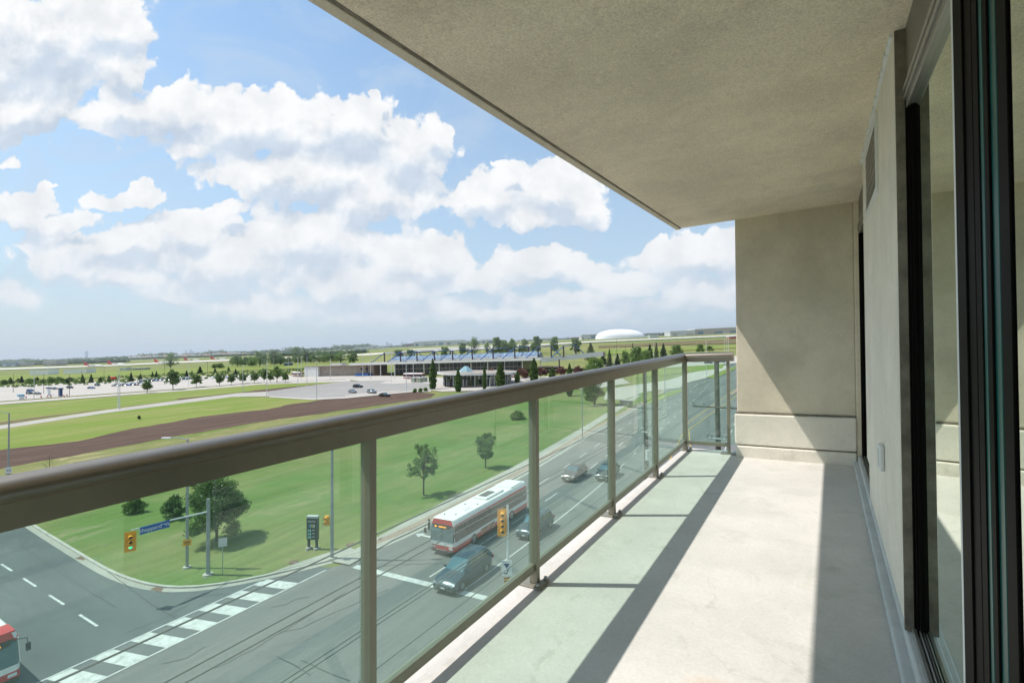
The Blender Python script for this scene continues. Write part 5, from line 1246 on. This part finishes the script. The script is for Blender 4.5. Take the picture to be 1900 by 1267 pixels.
for i, (a, c_) in enumerate(frames):
    xa = pu(a); yb_ = 5.0; xb = xa + 1.5; fr = new()
    tube(fr, [(xa, yb_, HF + 1.0), (xa, yb_, HF + 7.2)], .42, 8); tube(fr, [(xb + 1.5, 19, HF + 1.2), (xb + 1.5, 19, HF + 7.6)], .42, 8)
    mo = obj('mast', fr, mastp, st)
    fr = new(); tube(fr, [(xa - 4.6, -2.2, HF + 1.1), (xa, yb_, HF + 7.1), (xb + 1.5, 19, HF + 7.5), (xb + 5, 27, HF + 1.5)], .26, 6); tube(fr, [(xa - 4.6, -2.2, HF + 1.1), (xa - 4.6, -2.2, HF + 1.6)], .4, 6)
    tube(fr, [(xa, yb_, HF + 7.1), (xa + 3, yb_, HF + 7.1)], .12, 5)
    obj('blue_frame', fr, tubeb, mo)
# long low wall building on the left
A2, B2 = gp(569, 699), gp(676, 697); ww = thing('long_wall_building', (0, 0, 0), 'long pale brick service building left of the station canopy', 'building'); L2 = frame(ww, A2, B2)
bm = new(); box(bm, 0, 12, -2, 14, 0, 6.6); obj('end_block', bm, fascia, ww); bm = new(); box(bm, 12, L2, 0, 16, 0, 6.6)
br = mat('pale_brick', (.34, .29, .24), .95, var=.12, scale=.4, dirt=((.26, .22, .18), .3, .5)); obj('wall', bm, br, ww)
bm = new(); box(bm, -.3, L2 + .2, -2.3, 17, 6.6, 7.2); obj('roof', bm, roofm, ww); bm = new(); box(bm, L2 * .36, L2 * .55, 4, 9, 7.2, 8.4); obj('roof_plant', bm, fascia, ww)
bm = new()
for i in range(4): box(bm, 12.1, L2 - .1, -.06, -.002, 1.2 + i * 1.5, 1.3 + i * 1.5)
obj('mortar_band', bm, conc, ww)
# round pavilion with its glass pyramid
pc = gp(886, 713); pv = thing('round_pavilion', pc, 'round entrance pavilion with flat roof and small glass pyramid', 'pavilion'); rad = 74 * mpp(pc)
bm = new(); bmesh.ops.create_cone(bm, cap_ends=True, segments=56, radius1=rad * .98, radius2=rad * .98, depth=.5, matrix=Matrix.Translation((0, 0, 5.2))); rr = obj('roof', bm, roofm, pv)
bm = new()
for i in range(56):
    a, b_ = i * math.tau / 56, (i + 1) * math.tau / 56; r0, r1 = rad * .985, rad * 1.0
    hexa(bm, [(math.cos(a) * r0, math.sin(a) * r0, 4.75), (math.cos(a) * r1, math.sin(a) * r1, 4.75), (math.cos(b_) * r1, math.sin(b_) * r1, 4.75), (math.cos(b_) * r0, math.sin(b_) * r0, 4.75), (math.cos(a) * r0, math.sin(a) * r0, 5.6), (math.cos(a) * r1, math.sin(a) * r1, 5.6), (math.cos(b_) * r1, math.sin(b_) * r1, 5.6), (math.cos(b_) * r0, math.sin(b_) * r0, 5.6)])
bmesh.ops.remove_doubles(bm, verts=bm.verts, dist=.001); obj('fascia', bm, fascia, rr)
bm = new(); bmesh.ops.create_cone(bm, cap_ends=False, segments=56, radius1=rad * .84, radius2=rad * .84, depth=4.9, matrix=Matrix.Translation((0, 0, 2.45))); gw = obj('glazed_wall', bm, mat('pavilion_glass', (.05, .06, .065), .12, 0, var=.5, scale=.35, spec=.8), pv)
bm = new()
for i in range(56):
    a = i * math.tau / 56; obox(bm, (math.cos(a) * rad * .845, math.sin(a) * rad * .845, 2.4), Matrix.Rotation(a, 3, 'Z'), .08, .10, 2.35)
obj('mullions', bm, fascia, gw)
bm = new()
for a in (-2.15, -1.85, -1.5, -1.15, -.9): obox(bm, (math.cos(a) * rad * .86, math.sin(a) * rad * .86, 1.5), Matrix.Rotation(a, 3, 'Z'), .2, 1.1, 1.5)
obj('doors', bm, cglass, gw); bm = new()
for a in (-2.0, -1.3): obox(bm, (math.cos(a) * rad * .87, math.sin(a) * rad * .87, 3.5), Matrix.Rotation(a, 3, 'Z'), .15, 2.4, .35)
obj('door_canopy', bm, black, gw)
bm = new(); bmesh.ops.create_cone(bm, cap_ends=True, segments=8, radius1=3.3, radius2=.7, depth=2.3, matrix=Matrix.Translation((-4, -3, 6.8))); pyr = obj('glass_pyramid', bm, mat('pyramid_glass', (.22, .36, .40), .15, 0, var=.15, scale=.5, spec=.8), pv)
bm = new(); tube(bm, [(-4, -3, 5.3), (-4, -3, 5.7)], 3.6, 8); obj('pyramid_kerb', bm, fascia, pv)
# bins / shelters on the forecourt
for i, (a, b_) in enumerate([(768, 709), (779, 709), (788, 708)]):
    p = gp(a, b_, .2); t = thing('bus_shelter', p, 'small pale green roofed shelter on the forecourt, %s' % ORD[i], 'shelter', group='shelters on the forecourt'); bm = new(); box(bm, -1.1, 1.1, -.8, .8, 0, 2.1); obj('body', bm, mat('shelter_green', (.24, .27, .2)), t); bm = new(); box(bm, -1.3, 1.3, -1, 1, 2.1, 2.3); obj('roof', bm, fascia, t)
# blue ticket box and barriers in the car park
p = gp(38.5, 741); t = thing('ticket_booth', p, 'small white booth with light blue roof at the car park edge', 'booth'); bm = new(); box(bm, -1.5, 1.5, -1, 1, 0, 1.7); obj('body', bm, white, t); bm = new(); box(bm, -1.6, 1.6, -1.1, 1.1, 1.7, 2.5); obj('roof', bm, mat('light_blue', (.12, .35, .50), .4), t)
for i, (a, b_) in enumerate([(48, 739), (76, 738.5), (88, 738), (94, 737.5), (118, 737), (124, 736)]):
    p = gp(a, b_, .2); t = thing('traffic_barrier', p, 'red and white barrier at the car park exit, %s' % ORD[i], 'barrier', group='barriers at the car park exit'); bm = new(); box(bm, -.7, .7, -.2, .2, 0, .5); obj('base', bm, white, t); bm = new(); box(bm, -.65, .65, -.15, .15, .5, 1.1); obj('top', bm, redc, t)
for i, (a, b_) in enumerate([(90, 733), (112, 735)]):
    p = gp(a, b_, .2); t = thing('ticket_machine', p, ['white and blue ticket machine left of the barriers', 'dark blue ticket machine right of the barriers'][i], 'ticket machine'); bm = new(); box(bm, -1.0, 1.0, -.6, .6, 0, 3.6); obj('case', bm, white if not i else bluec, t); bm = new(); box(bm, -1.3, 1.3, -.9, .9, 3.6, 4.2); obj('hood', bm, bluec, t)

# ================================================================= FAR AWAY
def far_at(px_, py_, dist):
    r = ray(px_, py_); s = dist / r.dot(Vector((FWD.x, FWD.y, FWD.z))); return Vector((r.x * s, r.y * s, EYE + r.z * s))
def yawcam(): return math.atan2(RGT.y, RGT.x)
# white air dome
dl = gp(1105, 629.5); dD = (dl - Vector((0, 0, EYE))).dot(FWD); dr = far_at(1197, 624.5, dD); dr.z = G(dr.x, dr.y); dm = (dl + dr) / 2; hw_ = (dr - dl).length / 2; dh = 16.5 * dD / FPX
t = thing('air_dome', Vector((dm.x, dm.y, dm.z)), 'big white inflated sports dome on the horizon', 'dome', rz=yawcam())
bm = new(); rows_ = []
for j in range(9):
    el_ = j / 8 * math.pi / 2; ring = []
    for i in range(40):
        a = i * math.tau / 40; ce, se = math.cos(el_) ** .85, math.sin(el_) ** 1.0
        ca, sa = math.copysign(abs(math.cos(a)) ** .8, math.cos(a)), math.copysign(abs(math.sin(a)) ** .8, math.sin(a))
        ring.append(bm.verts.new((ca * ce * hw_, sa * ce * hw_ * .55, se * dh - (3 if j == 0 else 0))))
    rows_.append(ring)
for a, b_ in zip(rows_[:-1], rows_[1:]):
    for i in range(40): bm.faces.new((a[i], a[(i + 1) % 40], b_[(i + 1) % 40], b_[i]))
obj('membrane', bm, mat('dome_membrane', (.80, .81, .82), .5, var=.02, scale=.05), t, smooth=60)
bm = new(); box(bm, hw_ * .93, hw_ * 1.12, -8, 0, -2, 4); obj('entrance', bm, white, t)
def block(px0, px1, pyb, pyt, dist, m, label, cat='building', name='hangar', depth=30, stripes=None, roof=None):
    hz_y = 608 + .0438 * (1545 - px0)
    a = gp(px0, max(pyb, hz_y + 1.2)); dist = (a - Vector((0, 0, EYE))).dot(FWD); b_ = far_at(px1, pyb - (px1 - px0) * .042, dist); b_.z = G(b_.x, b_.y); c = (a + b_) / 2; w_ = (b_ - a).length; h_ = (pyb - pyt) * dist / FPX
    t = thing(name, c, label, cat); dd = (b_ - a).normalized(); t.rotation_euler = (0, -math.asin(dd.z), math.atan2(dd.y, dd.x))
    bm = new(); box(bm, -w_ / 2, w_ / 2, 0, depth, -6, h_); obj('walls', bm, m, t)
    bm = new()
    if roof == 'gable': hexa(bm, [(-w_ / 2 - 1, -1, h_), (w_ / 2 + 1, -1, h_), (w_ / 2 + 1, depth + 1, h_), (-w_ / 2 - 1, depth + 1, h_), (-w_ / 2 - 1, depth * .45, h_ * 1.5), (w_ / 2 + 1, depth * .45, h_ * 1.5), (w_ / 2 + 1, depth * .55, h_ * 1.5), (-w_ / 2 - 1, depth * .55, h_ * 1.5)])
    else: box(bm, -w_ / 2 - .5, w_ / 2 + .5, -.5, depth + .5, h_, h_ + .8)
    obj('roof', bm, mat('far_roof_red', (.25, .13, .10)) if roof == 'gable' else fascia, t)
    if stripes:
        n_ = max(2, int(w_ / 17))
        for i in range(n_): bm = new(); x = -w_ / 2 + (i + .2 + .1 * (i % 3)) * w_ / n_; box(bm, x, x + w_ / n_ * (.35 + .2 * (i % 2)), -.4, -.05, h_ * .1, h_ * (.42 + .2 * ((i * 7) % 3 == 0))); obj('window', bm, stripes, t)
    return t
whb = mat('far_white_wall', (.55, .57, .58), .7, var=.06, scale=.02); grb = mat('far_grey_wall', (.24, .28, .31), .7, var=.1, scale=.03); bwin = mat('far_blue_glass', (.10, .20, .28), .2, var=.2, scale=.05); brb = mat('far_brown_wall', (.22, .16, .13), .8); crb = mat('far_cream_wall', (.42, .38, .33), .8, var=.1, scale=.02)
block(658, 712, 649, 644.5, 1300, whb, 'long low white hangars in the distance right of the dark poplars', stripes=grb)
block(680, 695, 646, 641.5, 1250, grb, 'small grey block above the low white hangars', depth=12)
block(748, 768, 644, 638.5, 1200, brb, 'brown brick building on the horizon left of the white hangars', depth=15, stripes=grb)
block(768, 826, 643, 634.5, 1250, whb, 'widest white hangar on the horizon above the station', stripes=bwin, depth=60)
block(786, 802, 634, 631.8, 1260, grb, 'grey plant room on top of the widest white hangar', depth=12)
block(826, 862, 640, 632.0, 1180, whb, 'white hangar with tall bays right of the widest one', stripes=grb, depth=50)
block(862, 893, 637.5, 632, 1180, whb, 'white hangar with teal doors between the two tall trees', stripes=bwin)
block(893, 916, 636, 629.5, 1150, whb, 'pale hangar with teal doors left of the tree belt', stripes=bwin)
block(905, 937, 629.5, 624.5, 1400, grb, 'blue grey stepped building above the tree belt', stripes=bwin)
block(1002, 1024, 631, 626.5, 1200, whb, 'low white building between the tree belt and the lone poplar', stripes=grb)
block(1060, 1078, 630, 626, 1250, brb, 'small brown building left of the dome', depth=10)
block(1079, 1096, 630, 624.5, 1100, whb, 'small white hall immediately left of the dome', stripes=grb)
block(1080, 1110, 626, 618.5, 1300, grb, 'dark blue grey block rising behind the left edge of the dome', stripes=bwin)
block(1244, 1290, 624, 615.5, 1300, whb, 'white factory hall right of the wooded hill', stripes=crb)
block(1290, 1372, 621.5, 611.5, 1250, crb, 'long cream industrial building with blue glazing beside the pier', stripes=bwin, depth=40)
block(1354, 1372, 629.5, 625, 900, mat('far_red_box', (.42, .13, .09)), 'small red container building at the right edge by the pier', depth=8)
block(1206, 1222, 627, 622.5, 1000, whb, 'small white annex right of the dome', depth=10)
block(55, 90, 697, 687, 700, mat('tent_membrane', (.80, .80, .80), .6, var=.03), 'white rounded storage tent behind the car park, left one', name='storage_tent', roof=None, depth=16)
block(118, 160, 694.5, 686, 720, mat('tent_membrane', (.80, .80, .80)), 'long white storage tent behind the car park, right one', name='storage_tent', depth=16)
block(222, 235, 688.5, 683, 760, whb, 'small white hut behind the second dark light pole', depth=10)
block(246, 270, 686.5, 684, 780, grb, 'low grey shed right of the small white hut', depth=10)
block(3, 30, 681, 672.5, 1500, mat('far_blue_grey', (.20, .26, .32)), 'blue grey apartment slab at the left edge horizon', stripes=whb, depth=20)
block(30, 48, 680, 674, 1500, crb, 'pale low block beside the blue grey slab', stripes=grb, depth=20)
block(80, 104, 679, 669.5, 1700, crb, 'pale stepped apartment block among the far left trees', stripes=grb)
block(130, 165, 672, 667, 1700, grb, 'long grey institutional block left of the far tower', stripes=whb)
block(543 - 16, 543 - 2, 679, 674, 420, bluec, 'dark blue container beside the tree belt', name='container', depth=4)
# distant towers
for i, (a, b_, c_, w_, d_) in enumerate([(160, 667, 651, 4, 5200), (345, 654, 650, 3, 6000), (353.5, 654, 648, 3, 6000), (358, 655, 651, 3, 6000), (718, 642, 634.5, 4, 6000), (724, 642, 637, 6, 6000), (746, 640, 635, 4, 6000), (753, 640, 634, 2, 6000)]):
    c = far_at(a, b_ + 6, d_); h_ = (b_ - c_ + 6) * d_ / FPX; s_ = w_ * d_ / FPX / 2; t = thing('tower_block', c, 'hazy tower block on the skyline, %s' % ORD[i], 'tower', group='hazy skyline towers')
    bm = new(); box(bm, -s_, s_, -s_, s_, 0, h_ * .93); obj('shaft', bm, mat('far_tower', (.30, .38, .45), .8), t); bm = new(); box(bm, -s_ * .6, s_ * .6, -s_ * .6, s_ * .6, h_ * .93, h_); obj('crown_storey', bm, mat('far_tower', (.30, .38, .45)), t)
# parked airliners with red tails
for i, (a, b_) in enumerate([(158, 680), (201.5, 677), (288, 673.5), (343, 669.5), (392, 667.5)]):
    c = gp(a, b_ + .8); t = thing('airliner', c, 'white turboprop airliner with red tail parked on the apron, %s' % ORD[i], 'aeroplane', rz=yawcam(), group='airliners on the apron'); s_ = 1.15; t.scale = (1.15, 1.15, 1.15)
    bm = new(); tube(bm, [(-1, 0, 3.2), (2, 0, 2.9), (8, 0, 2.4), (26, 0, 2.4), (30, 0, 2.2), (31.5, 0, 2.0)], [.2, .7, 1.35, 1.35, .9, .1], 12); obj('fuselage', bm, white, t, smooth=60)
    bm = new(); hexa(bm, [(-1.2, -.15, 3.2), (6.5, -.2, 3.7), (6.5, .2, 3.7), (-1.2, .15, 3.2), (-3.0, -.1, 8.4), (.2, -.1, 8.4), (.2, .1, 8.4), (-3.0, .1, 8.4)]); tube(bm, [(-1.2, 0, 3.2), (2, 0, 2.95), (8, 0, 2.45)], [.3, .75, 1.4], 10); fn = obj('tail_fin', bm, red, t)
    bm = new(); box(bm, -2.8, .4, -4, 4, 8.3, 8.5); obj('tailplane', bm, red, fn)
    bm = new(); box(bm, 13.5, 16.2, -14, 14, 3.8, 4.05); w_ = obj('wing', bm, white, t)
    bm = new(); tube(bm, [(12, -4.4, 3.5), (17.5, -4.4, 3.5)], [.3, .55], 8); tube(bm, [(12, 4.4, 3.5), (17.5, 4.4, 3.5)], [.3, .55], 8); obj('engine', bm, white, w_)
    bm = new(); 
    for xx in (14.5, 28): tube(bm, [(xx, 0, 0), (xx, 0, 1.6)], .2, 6); tube(bm, [(xx, -.3, .4), (xx, .3, .4)], .45, 8)
    obj('landing_gear', bm, black, t)
# houses along the left horizon
roofc = [mat('far_roof_red', (.25, .13, .10)), mat('far_roof_brown', (.15, .12, .11)), mat('far_roof_grey', (.18, .18, .19))]
hs = None; cnt = 0
for i in range(24):
    a = 240 + i * 9.2 + random.uniform(-1, 1); d_ = random.choice([1500, 1600, 1700]); c = far_at(a, 668 - (a - 240) * .04, d_); c.z = G(c.x, c.y)
    wl2, wn = [(crb, 'cream'), (brb, 'brown'), (whb, 'white')][i % 3]; rf, rn = [(roofc[0], 'red'), (roofc[1], 'brown'), (roofc[2], 'grey')][(i * 2 + i // 4) % 3]
    t = thing('terraced_house', c, '%s far house with %s roof under the horizon trees, %s' % (wn, rn, ORD[i]), 'house', rz=yawcam() + random.uniform(-.2, .2), group='far houses below the left horizon')
    bm = new(); w_ = random.uniform(6, 10); box(bm, -w_, w_, 0, 9, -4, 5.0); obj('wall', bm, wl2, t)
    bm = new(); hexa(bm, [(-w_ - .3, -.4, 5.0), (w_ + .3, -.4, 5.0), (w_ + .3, 9.4, 5.0), (-w_ - .3, 9.4, 5.0), (-w_ * .8, 4, 8.2), (w_ * .8, 4, 8.2), (w_ * .8, 5, 8.2), (-w_ * .8, 5, 8.2)]); obj('roof', bm, rf, t)
# far-off woods as masses
def wood_mass(name, spots, leaf, m, label=None):
    P = []
    for (a, b_, d_, h_) in spots:
        c = far_at(a, b_, d_); c.z = G(c.x, c.y); P.append(blob_pts((c.x, c.y, c.z + h_ * .45), (h_ * .75, h_ * .75, h_ * .55), 34, .3))
    me = leafmesh(np.concatenate(P), leaf, .6); o_ = obj(name, me, m, kind='stuff'); return o_
sp = []
for i in range(900):
    a = random.uniform(-30, 700); base_y = 676 - a * .0437
    d_ = random.choice([1950, 2200, 2600]); hgt = random.uniform(11, 17) * (1.3 if math.sin(a * .05) + math.sin(a * .021 + 1) > .5 else .8)
    sp.append((a, base_y + 1.0 + 1500 / d_, d_, hgt))
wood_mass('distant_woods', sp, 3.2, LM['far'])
sp = []
for i in range(420):
    a = random.uniform(-30, 240); base_y = 678.5 - a * .044; sp.append((a, base_y + random.uniform(-1, 2.0), random.choice([1250, 1500]), random.uniform(6, 12)))
for i in range(240):
    a = random.uniform(240, 470); base_y = 670 - (a - 240) * .042; sp.append((a, base_y + random.uniform(-.5, 1.5), 1480, random.uniform(4, 7)))
for i in range(130):
    a = random.uniform(520, 680); sp.append((a, 654.5 - (a - 520) * .043, 1300, random.uniform(7, 11)))
wood_mass('suburban_woods', sp, 2.4, LM['far'])
sp = []
for i in range(420):
    a = random.uniform(690, 1400); base_y = 644.5 - (a - 690) * .0435
    sp.append((a, base_y + 2.2, random.choice([2200, 2800]), random.uniform(4, 9)))
for i in range(200):
    a = random.uniform(1190, 1296); t_ = (a - 1190) / 106; sp.append((a, 622 - t_ * 1.5 - 5 * math.sin(t_ * math.pi) * random.uniform(0, 1), 1500, random.uniform(5, 8)))
wood_mass('horizon_woods', sp, 3.0, LM['far'])
sp = []
for i in range(420):
    a = random.uniform(-20, 700); b_ = 706 - a * .045 + random.uniform(-3, 4); sp.append((a, b_, 430 + random.uniform(-60, 80), random.uniform(.8, 2.0)))
wood_mass('scrub', sp, .7, LM['mid'])
# ================================================================= LAWN DETAIL
# litter and worn pebbles at the kerb corner, tufts of grass
bm = new(); bmr = random.Random(4)
for i in range(70):
    q = bmr.choice(kl[30:140]); d_ = bmr.uniform(.3, 2.4); p = Vector((q[0] - d_ * bmr.uniform(.3, 1), q[1] + d_, 0)); p.z = G(p.x, p.y) + .12
    bmesh.ops.create_icosphere(bm, subdivisions=1, radius=bmr.uniform(.03, .09), matrix=Matrix.Translation(p))
obj('pebbles', bm, conc, kind='stuff')
def tufts(n_, area, name, m):
    P = []
    xs0, xs1, ys0, ys1 = area
    V = []; F = []
    rs = np.random.default_rng(5)
    k_ = 0
    while k_ < n_:
        x = rs.uniform(xs0, xs1); y = rs.uniform(ys0, ys1)
        # keep inside the lawn, away from kerb: test against the smoothed kerb line
        dmin = min((x - a) ** 2 + (y - b_) ** 2 for a, b_ in kl[::6])
        if dmin < 1.6 or not inside_lawn(x, y): continue
        z = G(x, y) + .1
        for j in range(5):
            a = rs.uniform(0, 6.28); h_ = rs.uniform(.03, .09); dx, dy = math.cos(a) * .02, math.sin(a) * .03; lx, ly = rs.uniform(-.08, .08, 2)
            i0 = len(V); V += [(x - dx + lx, y - dy + ly, z), (x + dx + lx, y + dy + ly, z), (x + lx * 2 + rs.uniform(-.05, .05), y + ly * 2, z + h_)]; F.append((i0, i0 + 1, i0 + 2))
        k_ += 1
    me = bpy.data.meshes.new(name); me.from_pydata(V, [], F); obj(name, me, m, kind='stuff')
lawn_poly = [(-160, 22)] + kin + lawn_top + dirt_low
def inside_lawn(x, y):
    c = False; j = len(lawn_poly) - 1
    for i in range(len(lawn_poly)):
        xi, yi = lawn_poly[i]; xj, yj = lawn_poly[j]
        if (yi > y) != (yj > y) and x < (xj - xi) * (y - yi) / (yj - yi) + xi: c = not c
        j = i
    return c


# ================================================================= AIR
def haze():
    X0, X1, Y0, Y1 = -W - 5, 6005, -3005, W + 5; bm = new()
    P = [(x, y, G(x, y) + z) for z in (-1.5, 125) for x, y in ((X0, Y0), (X1, Y0), (X1, Y1), (X0, Y1))]
    hexa(bm, P); m = bpy.data.materials.new('haze'); m.use_nodes = True; k = NT(m.node_tree); k.n.remove(k.n['Principled BSDF'])
    v = k.new('ShaderNodeVolumePrincipled'); v.inputs['Color'].default_value = C(.80, .88, .97); v.inputs['Density'].default_value = .00016; v.inputs['Anisotropy'].default_value = .1
    k.l.new(v.outputs[0], k.n['Material Output'].inputs['Volume']); obj('haze', bm, m, kind='stuff')
haze()
